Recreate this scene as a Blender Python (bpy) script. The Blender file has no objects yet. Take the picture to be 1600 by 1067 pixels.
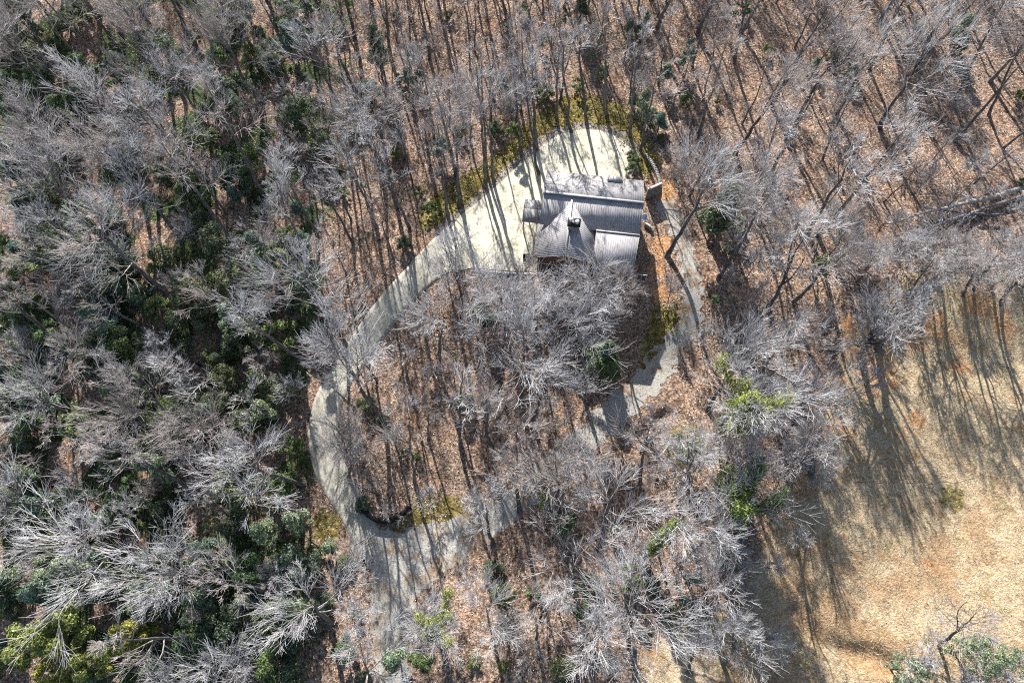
import bpy, math, random
import numpy as np
from mathutils import Matrix, Vector, Euler

S = bpy.context.scene
COL = S.collection
rng = np.random.default_rng(7)
random.seed(7)
R_ = math.radians

# ------------------------------------------------------------------ camera, light, exposure
CAM_H, FPX, PITCH, ROLL = 85.0, 1067.0, R_(22.0), R_(-2.0)
cd = bpy.data.cameras.new('camera'); cam = bpy.data.objects.new('camera', cd); COL.objects.link(cam)
cam.location = (0, 0, CAM_H)
CR = Matrix.Rotation(PITCH, 3, 'X') @ Matrix.Rotation(ROLL, 3, 'Z')
cam.rotation_euler = CR.to_euler()
cd.sensor_width = 36; cd.lens = 36 * FPX / 1600.0; cd.clip_end = 3000; cd.clip_start = .5
S.camera = cam
SUN_EL, SUN_AZ = R_(32.5), R_(10.5)          # azimuth measured from +Y towards -X
w = bpy.data.worlds.new('World'); S.world = w; w.use_nodes = True
nt = w.node_tree; bg = nt.nodes['Background']
sky = nt.nodes.new('ShaderNodeTexSky'); sky.sky_type = 'NISHITA'; sky.sun_disc = False
sky.sun_elevation = SUN_EL; sky.sun_rotation = -SUN_AZ
nt.links.new(sky.outputs[0], bg.inputs[0]); bg.inputs[1].default_value = .078
sd = bpy.data.lights.new('sun', 'SUN'); sd.energy = 5.0; sd.angle = R_(.5); sd.color = (1, .955, .90)
sun = bpy.data.objects.new('sun', sd); COL.objects.link(sun)
sv = Vector((-math.sin(SUN_AZ) * math.cos(SUN_EL), math.cos(SUN_AZ) * math.cos(SUN_EL), math.sin(SUN_EL)))
sun.rotation_euler = sv.to_track_quat('Z', 'Y').to_euler(); sun.location = sv * 120
S.view_settings.view_transform = 'Standard'; S.view_settings.look = 'None'
S.view_settings.exposure = 1.2; S.view_settings.gamma = 1
S.cycles.use_denoising = False
S.cycles.max_bounces = 4; S.cycles.diffuse_bounces = 2; S.cycles.transmission_bounces = 2
S.cycles.filter_width = 1.1

_CR = np.array(CR)
def P(px, py, z=0.0):
    """photo pixel -> world point at height z"""
    d = _CR @ np.array([(px - 800) / FPX, -(py - 533.5) / FPX, -1.0])
    t = (z - CAM_H) / d[2]
    return np.array([0, 0, CAM_H]) + d * t
def proj(x, y, z=0.0):
    c = _CR.T @ np.array([x, y, z - CAM_H])
    return 800 + FPX * c[0] / -c[2], 533.5 - FPX * c[1] / -c[2]

# ------------------------------------------------------------------ polygons of the place
def sdist(poly, X, Y):
    """signed distance to polygon, positive inside"""
    poly = np.asarray(poly, float)[:, :2]; d = np.full(X.shape, 1e9); ins = np.zeros(X.shape, bool)
    n = len(poly)
    for i in range(n):
        ax, ay = poly[i]; bx, by = poly[(i + 1) % n]
        ex, ey = bx - ax, by - ay; L = ex * ex + ey * ey + 1e-12
        t = np.clip(((X - ax) * ex + (Y - ay) * ey) / L, 0, 1)
        d = np.minimum(d, (X - ax - t * ex) ** 2 + (Y - ay - t * ey) ** 2)
        c = ((ay > Y) != (by > Y))
        with np.errstate(divide='ignore', invalid='ignore'):
            xi = (bx - ax) * (Y - ay) / (by - ay + 1e-30) + ax
        ins ^= c & (X < xi)
    d = np.sqrt(d)
    return np.where(ins, d, -d)
def pl(pts): return [P(a, b)[:2] for a, b in pts]
def smooth(a, b, v):
    t = np.clip((v - a) / (b - a), 0, 1); return t * t * (3 - 2 * t)
_nw = [(rng.uniform(0, 6.28), rng.uniform(0, 6.28), rng.normal(0, 1, 2)) for _ in range(24)]
def wav(X, Y, wl, seed=0):
    r = np.random.default_rng(seed + 100); v = 0
    for k in range(7):
        a = r.uniform(0, 6.283); f = 6.283 / (wl * r.uniform(.55, 1.6)); p = r.uniform(0, 6.283)
        v = v + np.sin((X * math.cos(a) + Y * math.sin(a)) * f + p + 1.3 * np.sin((X * math.sin(a) - Y * math.cos(a)) * f * .6 + p))
    return v / 3.0

PAD = pl([(690, 402), (700, 366), (718, 338), (745, 318), (775, 292), (805, 264), (832, 242), (850, 226), (874, 211), (896, 205), (918, 203), (938, 205),
          (958, 212), (974, 222), (986, 234), (985, 262), (978, 284), (930, 330), (846, 380), (838, 424), (800, 424), (738, 419), (706, 424), (694, 428)])
BAND = pl([(690, 345), (722, 322), (760, 288), (800, 250), (836, 220), (870, 198), (914, 190), (952, 196), (984, 210), (1004, 234), (1000, 270),
           (975, 285), (900, 300), (780, 330), (700, 380)])
MOSS = pl([(655, 335), (680, 300), (740, 268), (790, 228), (830, 185), (880, 150), (925, 148), (985, 170), (1005, 205), (1015, 240), (1010, 280), (985, 250), (960, 205), (915, 192), (870, 199), (836, 222), (800, 252), (760, 290), (722, 325), (690, 348), (660, 362)])
FIELD = pl([(1180, 1130), (1165, 980), (1195, 880), (1225, 800), (1262, 735), (1285, 650), (1330, 560), (1365, 480), (1430, 430), (1700, 420), (1800, 700), (1750, 1150)])
FIELD2 = pl([(990, 1130), (1010, 1020), (1055, 965), (1130, 950), (1190, 980), (1230, 1130)])
LOOP = pl([(590, 620), (640, 600), (760, 640), (775, 760), (700, 800), (640, 810), (580, 790), (560, 700)])
EYELL = pl([(1022, 478), (1058, 470), (1066, 500), (1040, 545), (1018, 566), (1000, 575), (1010, 520)])
GREEN = pl([(215, 1010), (240, 900), (290, 830), (350, 800), (400, 850), (400, 960), (380, 1040), (300, 1080), (220, 1080)])
ROADS = []
ROAD_C = [  # centreline px, half width m
    [(606, 1110, 2.4), (604, 1010, 2.4), (606, 940, 2.8), (622, 890, 3.8), (665, 855, 3.6), (722, 828, 2.7), (790, 788, 2.1), (850, 738, 2.0), (905, 688, 2.0), (955, 640, 2.0), (1005, 598, 2.0),
     (1045, 550, 2.0), (1078, 500, 1.7), (1084, 450, 1.4), (1072, 400, 1.4), (1062, 360, 1.5), (1048, 334, 1.7), (1036, 318, 1.2)],
    [(560, 838, 2.0), (595, 860, 3.0), (640, 880, 3.4)]]
DRIVE_C = [(564, 836), (549, 803), (529, 768), (508, 730), (496, 688), (497, 646), (508, 606), (530, 566), (562, 523), (598, 484), (640, 444), (672, 415), (700, 393), (722, 374)]
DRIVE_W = [1.75, 1.8, 1.9, 2.0, 2.0, 2.0, 1.9, 1.75, 1.8, 1.9, 2.1, 2.5, 3.0, 3.0]
def catmull(pts, n=10):
    pts = np.asarray(pts, float); out = []
    q = np.vstack([2 * pts[0] - pts[1], pts, 2 * pts[-1] - pts[-2]])
    for i in range(1, len(q) - 2):
        for t in np.linspace(0, 1, n, endpoint=False):
            a, b, c, d = q[i - 1], q[i], q[i + 1], q[i + 2]
            out.append(.5 * (2 * b + (c - a) * t + (2 * a - 5 * b + 4 * c - d) * t * t + (3 * b - a - 3 * c + d) * t ** 3))
    out.append(pts[-1]); return np.array(out)
def ribbon_dist(line, hw, X, Y):
    best = np.full(X.shape, -1e9)
    for i in range(len(line) - 1):
        a, b = line[i], line[i + 1]; e = b - a; L = (e * e).sum() + 1e-9
        t = np.clip(((X - a[0]) * e[0] + (Y - a[1]) * e[1]) / L, 0, 1)
        d = np.hypot(X - a[0] - t * e[0], Y - a[1] - t * e[1])
        best = np.maximum(best, hw[i] + (hw[i + 1] - hw[i]) * t - d)
    return best
RL = []
for r in ROAD_C:
    c = catmull([[*P(a, b)[:2], h] for a, b, h in r], 6); RL.append((c[:, :2], c[:, 2]))
dl = catmull([[*P(a, b)[:2], h] for (a, b), h in zip(DRIVE_C, DRIVE_W)], 8)
DL = (dl[:, :2], dl[:, 2])

def road_d(X, Y): return np.maximum(ribbon_dist(*RL[0], X, Y), ribbon_dist(*RL[1], X, Y))
HC = P(925, 345, 0)[:2]
PADY = P(800, 424)[1]
def ground_z(X, Y, smooth_only=False):
    z = -3.2 * smooth(1.0, 14, PADY - Y - .03 * (X - 5) + 0.5 * np.sin(X * .2)) + 0 * X
    z = z + .05 * np.clip(Y - 75, 0, 80)
    z = z + .55 * wav(X, Y, 34, 3) * smooth(0, 10, -sdist(PAD, X, Y)) * smooth(5, 16, np.hypot(X - HC[0], Y - HC[1]) * .8)
    return z

# ------------------------------------------------------------------ materials
MATS = {}
class N:
    def __init__(s, name, rough=.85, spec=.2):
        s.m = bpy.data.materials.new(name); s.m.use_nodes = True; s.t = s.m.node_tree; s.b = s.t.nodes['Principled BSDF']
        s.b.inputs['Roughness'].default_value = rough; s.b.inputs['Specular IOR Level'].default_value = spec
        s.tc = s.t.nodes.new('ShaderNodeTexCoord'); MATS[name] = s.m
    def L(s, a, b): s.t.links.new(a, b)
    def noise(s, scale, detail=3, rough=.6, coord='Object', stretch=None, dist=0.0):
        n = s.t.nodes.new('ShaderNodeTexNoise'); n.inputs['Scale'].default_value = scale; n.inputs['Detail'].default_value = detail
        n.inputs['Roughness'].default_value = rough; n.inputs['Distortion'].default_value = dist
        v = s.tc.outputs[coord]
        if stretch:
            mp = s.t.nodes.new('ShaderNodeMapping'); mp.inputs['Scale'].default_value = stretch[:3]
            if len(stretch) > 3: mp.inputs['Rotation'].default_value = (0, 0, stretch[3])
            s.L(v, mp.inputs[0]); v = mp.outputs[0]
        s.L(v, n.inputs['Vector']); return n.outputs['Fac']
    def ramp(s, fac, stops):
        r = s.t.nodes.new('ShaderNodeValToRGB'); e = r.color_ramp.elements
        while len(e) < len(stops): e.new(.5)
        for k, (p, c) in zip(e, stops): k.position = p; k.color = (*c, 1)
        s.L(fac, r.inputs[0]); return r.outputs[0]
    def mix(s, f, a, b, mode='MIX'):
        m = s.t.nodes.new('ShaderNodeMix'); m.data_type = 'RGBA'; m.blend_type = mode
        for v, i in ((f, 0), (a, 6), (b, 7)):
            if hasattr(v, 'links') or hasattr(v, 'is_linked'): s.L(v, m.inputs[i])
            else: m.inputs[i].default_value = v if i == 0 else (*v, 1)
        return m.outputs[2]
    def math(s, op, a, b=0.0, c=0.0):
        m = s.t.nodes.new('ShaderNodeMath'); m.operation = op
        for v, i in ((a, 0), (b, 1), (c, 2)):
            if hasattr(v, 'is_linked'): s.L(v, m.inputs[i])
            else: m.inputs[i].default_value = v
        return m.outputs[0]
    def sstep(s, v, a, b):
        m = s.t.nodes.new('ShaderNodeMapRange'); m.interpolation_type = 'SMOOTHSTEP'
        s.L(v, m.inputs[0]); m.inputs[1].default_value = a; m.inputs[2].default_value = b; return m.outputs[0]
    def island(s):
        g = s.t.nodes.new('ShaderNodeNewGeometry'); return g.outputs['Random Per Island']
    def objrand(s):
        g = s.t.nodes.new('ShaderNodeObjectInfo'); return g.outputs['Random']
    def col(s, c):
        if hasattr(c, 'is_linked'): s.L(c, s.b.inputs['Base Color'])
        else: s.b.inputs['Base Color'].default_value = (*c, 1)
    def bump(s, h, strength=.5, dist=.1):
        b = s.t.nodes.new('ShaderNodeBump'); b.inputs['Strength'].default_value = strength; b.inputs['Distance'].default_value = dist
        s.L(h, b.inputs['Height']); s.L(b.outputs[0], s.b.inputs['Normal'])

def mat_ground():
    n = N('ground', .95, .03)
    at = n.t.nodes.new('ShaderNodeAttribute'); at.attribute_name = 'mask'
    sp = n.t.nodes.new('ShaderNodeSeparateColor'); n.L(at.outputs['Color'], sp.inputs[0])
    fld, moss, org = sp.outputs[0], sp.outputs[1], sp.outputs[2]; grn = at.outputs['Alpha']
    a = n.noise(3.2, 5, .75); b = n.noise(.35, 4, .6); c = n.noise(1.1, 4, .7, stretch=(1, .55, 1, .2))
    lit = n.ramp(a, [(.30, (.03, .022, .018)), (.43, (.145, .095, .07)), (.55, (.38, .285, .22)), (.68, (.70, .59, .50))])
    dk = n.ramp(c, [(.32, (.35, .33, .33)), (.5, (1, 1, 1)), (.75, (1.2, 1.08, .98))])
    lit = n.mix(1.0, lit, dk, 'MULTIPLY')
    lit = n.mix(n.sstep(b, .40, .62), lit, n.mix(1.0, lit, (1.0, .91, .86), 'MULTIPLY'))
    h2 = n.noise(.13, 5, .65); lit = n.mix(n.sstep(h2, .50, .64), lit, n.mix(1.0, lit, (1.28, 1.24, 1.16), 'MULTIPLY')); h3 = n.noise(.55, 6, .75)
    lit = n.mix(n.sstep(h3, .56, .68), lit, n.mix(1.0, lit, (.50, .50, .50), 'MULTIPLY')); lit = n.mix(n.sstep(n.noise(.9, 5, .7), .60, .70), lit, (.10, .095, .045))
    g1 = n.noise(2.6, 6, .75, stretch=(1.0, 2.6, 1, -.25), dist=1.2); g2 = n.noise(.16, 4, .6)
    gr = n.ramp(g1, [(.30, (.13, .085, .05)), (.44, (.38, .28, .17)), (.56, (.62, .50, .33)), (.72, (.86, .75, .56))])
    gr = n.mix(n.sstep(g2, .45, .66), gr, n.mix(1.0, gr, (.78, .66, .58), 'MULTIPLY')); gr = n.mix(n.sstep(n.noise(.9, 6, .8), .54, .64), gr, n.mix(1.0, gr, (.58, .50, .42), 'MULTIPLY')); gr = n.mix(n.sstep(n.noise(.3, 6, .8), .57, .66), gr, (.42, .24, .12)); gr = n.mix(n.sstep(n.noise(.4, 5, .7), .55, .68), gr, n.mix(1.0, gr, (.72, .74, .62), 'MULTIPLY'))
    m1 = n.noise(1.6, 5, .7)
    ms = n.ramp(m1, [(.32, (.035, .03, .012)), (.47, (.14, .11, .035)), (.6, (.30, .235, .075)), (.75, (.46, .38, .17))])
    og = n.ramp(a, [(.32, (.18, .08, .035)), (.5, (.50, .26, .12)), (.7, (.76, .52, .32))])
    gg = n.ramp(m1, [(.32, (.012, .02, .008)), (.5, (.05, .075, .028)), (.68, (.13, .16, .07))])
    def edge(v, wl): return n.sstep(n.math('ADD', v, n.math('MULTIPLY', n.math('SUBTRACT', n.noise(wl, 4, .65), .5), 1.3)), .35, .65)
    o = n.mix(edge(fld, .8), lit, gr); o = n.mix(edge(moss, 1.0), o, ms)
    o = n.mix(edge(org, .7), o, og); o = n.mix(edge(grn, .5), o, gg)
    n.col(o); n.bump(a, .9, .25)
    return n.m
def mat_simple(name, stops, scale=2.0, detail=4, rough=.85, bump=.3, spec=.2, stretch=None, bd=.05):
    n = N(name, rough, spec); f = n.noise(scale, detail, .65, stretch=stretch); n.col(n.ramp(f, stops))
    if bump: n.bump(f, bump, bd)
    return n.m
def mat_concrete():
    n = N('concrete', .9, .15)
    a = n.noise(5, 5, .7); b = n.noise(.22, 5, .6); c = n.noise(1.3, 5, .75)
    o = n.ramp(a, [(.3, (.42, .39, .30)), (.5, (.58, .55, .44)), (.7, (.69, .66, .55))])
    o = n.mix(n.sstep(c, .52, .66), o, (.33, .31, .23)); d = n.noise(.7, 6, .8); o = n.mix(n.sstep(d, .54, .66), o, n.mix(1.0, o, (.62, .62, .60), 'MULTIPLY'))
    o = n.mix(n.sstep(b, .45, .62), o, n.mix(1.0, o, (.82, .83, .80), 'MULTIPLY'))
    n.col(o); n.bump(a, .2, .02); return n.m
def mat_driveway():
    n = N('driveway_concrete', .92, .12)
    a = n.noise(4, 5, .7); b = n.noise(.3, 5, .6); c = n.noise(1.5, 5, .75, stretch=(1.6, .6, 1, .3))
    o = n.ramp(a, [(.3, (.24, .225, .185)), (.5, (.42, .40, .335)), (.7, (.53, .51, .44))])
    o = n.mix(n.sstep(c, .52, .72), o, (.20, .185, .14))
    o = n.mix(n.sstep(b, .45, .6), o, n.mix(1.0, o, (.78, .78, .76), 'MULTIPLY'))
    n.col(o); n.bump(a, .2, .02); return n.m
def mat_bark(name, stops):
    n = N(name, .9, .1); f = n.noise(3.5, 4, .7, stretch=(1, 1, .35)); o = n.ramp(f, stops)
    o = n.mix(n.objrand(), n.mix(1.0, o, (.72, .72, .75), 'MULTIPLY'), n.mix(1.0, o, (1.2, 1.12, 1.05), 'MULTIPLY'))
    n.col(o); n.bump(f, .4, .05); return n.m
def mat_twig(name, c1, c2):
    n = N(name, .8, .15); n.col(n.mix(n.island(), c1, c2)); return n.m
def mat_leaf(name, c1, c2, c3, tr=.25):
    n = N(name, .6, .3); i = n.island()
    o = n.ramp(i, [(0, c1), (.55, c2), (1, c3)])
    o = n.mix(n.objrand(), n.mix(1.0, o, (.72, .85, .95), 'MULTIPLY'), n.mix(1.0, o, (1.2, 1.1, .9), 'MULTIPLY'))
    n.col(o)
    t = n.t.nodes.new('ShaderNodeBsdfTranslucent'); n.L(o, t.inputs[0])
    mx = n.t.nodes.new('ShaderNodeMixShader'); mx.inputs[0].default_value = tr
    n.L(n.b.outputs[0], mx.inputs[1]); n.L(t.outputs[0], mx.inputs[2])
    n.L(mx.outputs[0], n.t.nodes['Material Output'].inputs[0]); return n.m
def mat_flat(name, c, rough=.6, spec=.3, metal=0.0):
    n = N(name, rough, spec); f = n.noise(6, 3, .6)
    n.col(n.ramp(f, [(.3, tuple(v * .8 for v in c)), (.7, tuple(min(1, v * 1.15) for v in c))]))
    n.b.inputs['Metallic'].default_value = metal; return n.m

M_GROUND = mat_ground(); M_PAD = mat_concrete(); M_DRIVE = mat_driveway()
def mat_gravel():
    n = N('gravel', .95, .05); a = n.noise(6, 6, .75); b = n.noise(.45, 5, .7); c = n.noise(2.5, 5, .75)
    o = n.ramp(a, [(.28, (.09, .085, .08)), (.45, (.28, .27, .245)), (.6, (.46, .445, .405)), (.78, (.72, .70, .64))])
    lf = n.ramp(c, [(.3, (.06, .04, .025)), (.5, (.24, .17, .11)), (.7, (.48, .37, .26))])
    o = n.mix(n.sstep(n.math('ADD', b, n.math('MULTIPLY', c, .35)), .62, .82), o, lf); n.col(o); n.bump(a, .7, .1); return n.m
M_GRAVEL = mat_gravel()
M_BAND = mat_simple('leafy_gravel', [(.28, (.05, .045, .04)), (.45, (.20, .17, .14)), (.6, (.38, .34, .29)), (.78, (.55, .51, .45))], 3.4, 6, .95, .7, .1)
M_BARK = mat_bark('bark', [(.3, (.04, .038, .038)), (.5, (.13, .127, .128)), (.72, (.32, .31, .30))])
M_TWIG = mat_twig('twig', (.28, .275, .28), (.77, .76, .77))
M_TWIG2 = mat_twig('twig_brown', (.25, .22, .205), (.66, .60, .575))
M_BOUGH = mat_bark('bough', [(.3, (.09, .086, .085)), (.5, (.22, .21, .205)), (.72, (.42, .40, .385))])
M_LIMB = mat_bark('pale_limb', [(.3, (.12, .115, .11)), (.5, (.30, .29, .28)), (.72, (.50, .485, .47))])
M_LDARK = mat_leaf('dark_leaves', (.035, .05, .026), (.125, .155, .085), (.29, .33, .21))
M_LPALE = mat_leaf('pale_needles', (.07, .11, .07), (.19, .26, .17), (.36, .43, .32))
M_LBRIGHT = mat_leaf('bright_leaves', (.035, .06, .02), (.12, .175, .06), (.28, .34, .15))
M_LYELL = mat_leaf('yellow_leaves', (.06, .055, .015), (.22, .205, .05), (.48, .45, .14))
M_YTREE = mat_leaf('yellow_green_leaves', (.09, .09, .025), (.30, .31, .07), (.56, .57, .18))
M_IVY = mat_leaf('ivy_leaves', (.04, .065, .015), (.19, .25, .05), (.46, .50, .13))
M_DEADLEAF = mat_leaf('dead_leaves', (.07, .045, .035), (.37, .28, .215), (.80, .69, .59), .1)
M_STRAW = mat_leaf('straw', (.20, .14, .085), (.52, .41, .27), (.84, .73, .54), .15)

# ------------------------------------------------------------------ mesh helpers
def link(name, me, mat=None, parent=None, mats=None):
    o = bpy.data.objects.new(name, me); COL.objects.link(o)
    for m in (mats or ([mat] if mat else [])):
        if m.name not in [x.name for x in me.materials if x]: me.materials.append(m)
    if parent: o.parent = parent
    return o
def mk(name, V, F, sm=False):
    me = bpy.data.meshes.new(name); V = np.asarray(V, np.float32); F = np.asarray(F, np.int32)
    me.vertices.add(len(V)); me.vertices.foreach_set('co', V.ravel())
    k = F.shape[1]; me.loops.add(F.size); me.loops.foreach_set('vertex_index', F.ravel())
    me.polygons.add(len(F)); me.polygons.foreach_set('loop_start', np.arange(0, F.size, k, dtype=np.int32))
    me.polygons.foreach_set('loop_total', np.full(len(F), k, np.int32))
    me.update(calc_edges=True)
    if sm: me.polygons.foreach_set('use_smooth', np.ones(len(F), bool))
    return me
class Geo:
    """collects quads"""
    def __init__(s): s.V = []; s.F = []; s.n = 0
    def add(s, V, F):
        V = np.asarray(V, float).reshape(-1, 3); F = np.asarray(F, int)
        s.V.append(V); s.F.append(F + s.n); s.n += len(V); return s
    def box(s, c, size, rz=0.0, M=None):
        x, y, z = np.array(size) / 2.0
        v = np.array([[-x, -y, -z], [x, -y, -z], [x, y, -z], [-x, y, -z], [-x, -y, z], [x, -y, z], [x, y, z], [-x, y, z]])
        if M is not None: v = v @ np.array(M).T
        if rz: v = v @ np.array(Matrix.Rotation(rz, 3, 'Z')).T
        return s.add(v + np.array(c), [[0, 3, 2, 1], [4, 5, 6, 7], [0, 1, 5, 4], [1, 2, 6, 5], [2, 3, 7, 6], [3, 0, 4, 7]])
    def hexa(s, bot, top):
        return s.add(np.vstack([bot, top]), [[0, 3, 2, 1], [4, 5, 6, 7], [0, 1, 5, 4], [1, 2, 6, 5], [2, 3, 7, 6], [3, 0, 4, 7]])
    def tubes(s, Pt, Rd, sides=3, cap=False):
        """Pt (N,K,3), Rd (N,K)"""
        Pt = np.asarray(Pt, float); Rd = np.asarray(Rd, float); Nn, K, _ = Pt.shape
        if Nn == 0: return s
        T = np.gradient(Pt, axis=1); T /= np.linalg.norm(T, axis=2, keepdims=True) + 1e-9
        up = np.where(np.abs(T[:, :1, 2:3]) > .8, np.array([[[1., 0, 0]]]), np.array([[[0, 0, 1.]]])) * np.ones((Nn, K, 1))
        A = np.cross(T, up); A /= np.linalg.norm(A, axis=2, keepdims=True) + 1e-9; B = np.cross(T, A)
        an = np.arange(sides) * 2 * math.pi / sides
        V = Pt[:, :, None] + Rd[:, :, None, None] * (A[:, :, None] * np.cos(an)[None, None, :, None] + B[:, :, None] * np.sin(an)[None, None, :, None])
        idx = np.arange(Nn * K * sides).reshape(Nn, K, sides)
        a = idx[:, :-1]; b = idx[:, 1:]
        F = np.stack([a, np.roll(a, -1, 2), np.roll(b, -1, 2), b], -1).reshape(-1, 4)
        return s.add(V.reshape(-1, 3), F[:, ::-1])
    def mesh(s, name, sm=False): return mk(name, np.vstack(s.V), np.vstack(s.F), sm)
def tube1(g, pts, rad, sides=8):
    pts = np.asarray(pts, float); rad = np.asarray(rad, float) * np.ones(len(pts)); return g.tubes(pts[None], rad[None], sides)
def empty(name, loc=(0, 0, 0), rot=(0, 0, 0)):
    o = bpy.data.objects.new(name, None); COL.objects.link(o); o.location = loc; o.rotation_euler = rot; o.empty_display_size = .5; return o
def tag(o, label, cat, group=None, kind=None):
    o['label'] = label; o['category'] = cat
    if group: o['group'] = group
    if kind: o['kind'] = kind
    return o
def structure(o, label=None):
    o['kind'] = 'structure'
    if label: o['label'] = label
    return o

# ------------------------------------------------------------------ ground sheet
def axis(lo, hi, st):
    f = np.arange(lo, hi + st / 2, st)
    o = np.array([4, 10, 20, 40, 80, 160, 320, 640.])
    return np.concatenate([lo - o[::-1], f, hi + o])
gx, gy = axis(-100, 100, .5), axis(-20, 125, .5)
GX, GY = np.meshgrid(gx, gy)
GZ = ground_z(GX, GY)
far = np.maximum(np.maximum(-100 - GX, GX - 100), np.maximum(-20 - GY, GY - 125))
GZ = np.where(far > 0, np.clip(GZ, -4, 5), GZ) + .06 * wav(GX, GY, 2.2, 9) * smooth(.3, 1.5, -np.maximum(np.maximum(road_d(GX, GY), sdist(PAD, GX, GY)), ribbon_dist(*DL, GX, GY))) * (far <= 0)
DITCH = catmull(pl([(1262, 960), (1300, 1000), (1340, 1022), (1385, 1030), (1420, 1045)]), 6)
dd = ribbon_dist(DITCH, np.full(len(DITCH), 2.2), GX, GY); GZ -= 1.1 * smooth(0, 2.2, dd)
DITCH2 = catmull(pl([(1008, 668), (1025, 655), (1040, 640), (1052, 636)]), 6)
dd = ribbon_dist(DITCH2, np.full(len(DITCH2), 1.3), GX, GY); GZ -= 1.0 * smooth(0, 1.3, dd)
def gz(x, y):
    """height of the ground mesh (bilinear)"""
    x = np.asarray(x, float); y = np.asarray(y, float)
    i = np.clip(np.searchsorted(gx, x) - 1, 0, len(gx) - 2); j = np.clip(np.searchsorted(gy, y) - 1, 0, len(gy) - 2)
    u = (x - gx[i]) / (gx[i + 1] - gx[i]); v = (y - gy[j]) / (gy[j + 1] - gy[j])
    return (GZ[j, i] * (1 - u) * (1 - v) + GZ[j, i + 1] * u * (1 - v) + GZ[j + 1, i] * (1 - u) * v + GZ[j + 1, i + 1] * u * v)
def G(px, py):
    p = P(px, py, 0)
    for _ in range(6): p = P(px, py, float(gz(p[0], p[1])))
    return p
ny, nx = GX.shape
idx = np.arange(nx * ny).reshape(ny, nx)
F = np.stack([idx[:-1, :-1], idx[:-1, 1:], idx[1:, 1:], idx[1:, :-1]], -1).reshape(-1, 4)
me = mk('ground', np.stack([GX, GY, GZ], -1).reshape(-1, 3), F, True)
def soft(poly, wd): return np.clip(.5 + sdist(poly, GX, GY) / wd, 0, 1)
def spots(lst):
    v = np.zeros_like(GX)
    for px, py, r in lst:
        c = P(px, py); v = np.maximum(v, np.clip(1.1 - np.hypot(GX - c[0], GY - c[1]) / (2 * r), 0, 1))
    return v
mf = np.maximum(soft(FIELD, 5), soft(FIELD2, 5) * .9)
mm = np.maximum(soft(MOSS, 1.5), soft(EYELL, 1.5)); mm = np.maximum(mm, soft(LOOP, 6) * .32)
mm = np.maximum(mm, spots([(665, 800, 2.2), (640, 850, 1.6), (500, 815, 1.6), (700, 800, 2), (1010, 255, 1.8), (1003, 235, 1.5), (1515, 770, 1.3), (1085, 690, 2.5), (610, 840, 1.5)]))
mo = spots([(1268, 755, 2.0), (1280, 715, 1.8), (1385, 520, 2.2), (1445, 525, 1.8), (1305, 620, 1.8), (1390, 570, 2.2), (1330, 660, 1.6), (1450, 645, 1.5), (1040, 300, 2.6), (1035, 385, 2.3), (1028, 420, 1.8), (1265, 730, 1.4), (1480, 880, 1.2), (1345, 505, 2), (1420, 480, 2.5), (1470, 500, 2.5), (1530, 470, 2.5), (1580, 500, 2.5), (1365, 540, 2), (1410, 590, 1.4), (1320, 590, 2), (1295, 670, 1.6), (1520, 560, 1.5), (1035, 460, 1.8), (1380, 600, 1.4)]) * .68
mg = np.clip(soft(GREEN, 8) * .75, 0, 1)
pxs = 800 + FPX * (GX * _CR[0, 0] + GY * _CR[1, 0]) / 92.0
mg = np.maximum(mg, (.72 * (1 - smooth(-34, -10, GX))) * smooth(-.4, .4, wav(GX, GY, 9, 5)))
ca = me.color_attributes.new('mask', 'FLOAT_COLOR', 'POINT')
ca.data.foreach_set('color', np.stack([mf, mm, mo, mg], -1).astype(np.float32).ravel())
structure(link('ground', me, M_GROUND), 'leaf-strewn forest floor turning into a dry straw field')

def sheet(name, dfun, mat, lift, label, step=.25, noise=.35, seed=1, zone=None):
    """sheet of small cells wherever dfun > 0, ragged edge"""
    xs = np.arange(zone[0], zone[1], step); ys = np.arange(zone[2], zone[3], step)
    X, Y = np.meshgrid(xs, ys); d = dfun(X, Y) + noise * wav(X, Y, 1.6, seed)
    keep = (d[:-1, :-1] > 0) & (d[1:, 1:] > 0) & (d[:-1, 1:] > 0) & (d[1:, :-1] > 0)
    ii = np.arange(X.size).reshape(X.shape)
    F = np.stack([ii[:-1, :-1], ii[:-1, 1:], ii[1:, 1:], ii[1:, :-1]], -1)[keep]
    used, inv = np.unique(F, return_inverse=True)
    V = np.stack([X.ravel(), Y.ravel(), gz(X.ravel(), Y.ravel()) + lift], -1)[used]
    return structure(link(name, mk(name, V, inv.reshape(-1, 4), True), mat), label)
sheet('gravel_road', road_d, M_GRAVEL, .035, 'grey gravel road looping below the house', .15, .5, 4, (-40, 45, -12, 75))
sheet('gravel_verge', lambda X, Y: np.minimum(sdist(BAND, X, Y), 99), M_BAND, .03, 'leaf-strewn gravel verge around the concrete pad', .25, .25, 8, (-20, 30, 30, 90))

def slab(name, poly, z, th, mat, label):
    n = len(poly); V = [(x, y, z) for x, y in poly] + [(x, y, z - th) for x, y in poly]
    me = bpy.data.meshes.new(name); me.from_pydata(V, [], [list(range(n))] + [[i, i + n, (i + 1) % n + n, (i + 1) % n] for i in range(n)])
    me.update(); o = link(name, me, mat); return structure(o, label)
cc = [tuple(v) for v in PAD]
area = sum(cc[i][0] * cc[(i + 1) % len(cc)][1] - cc[(i + 1) % len(cc)][0] * cc[i][1] for i in range(len(cc)))
if area < 0: cc = cc[::-1]
slab('concrete_pad', cc, .12, .8, M_PAD, 'cream concrete parking pad wrapping the house')
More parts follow.
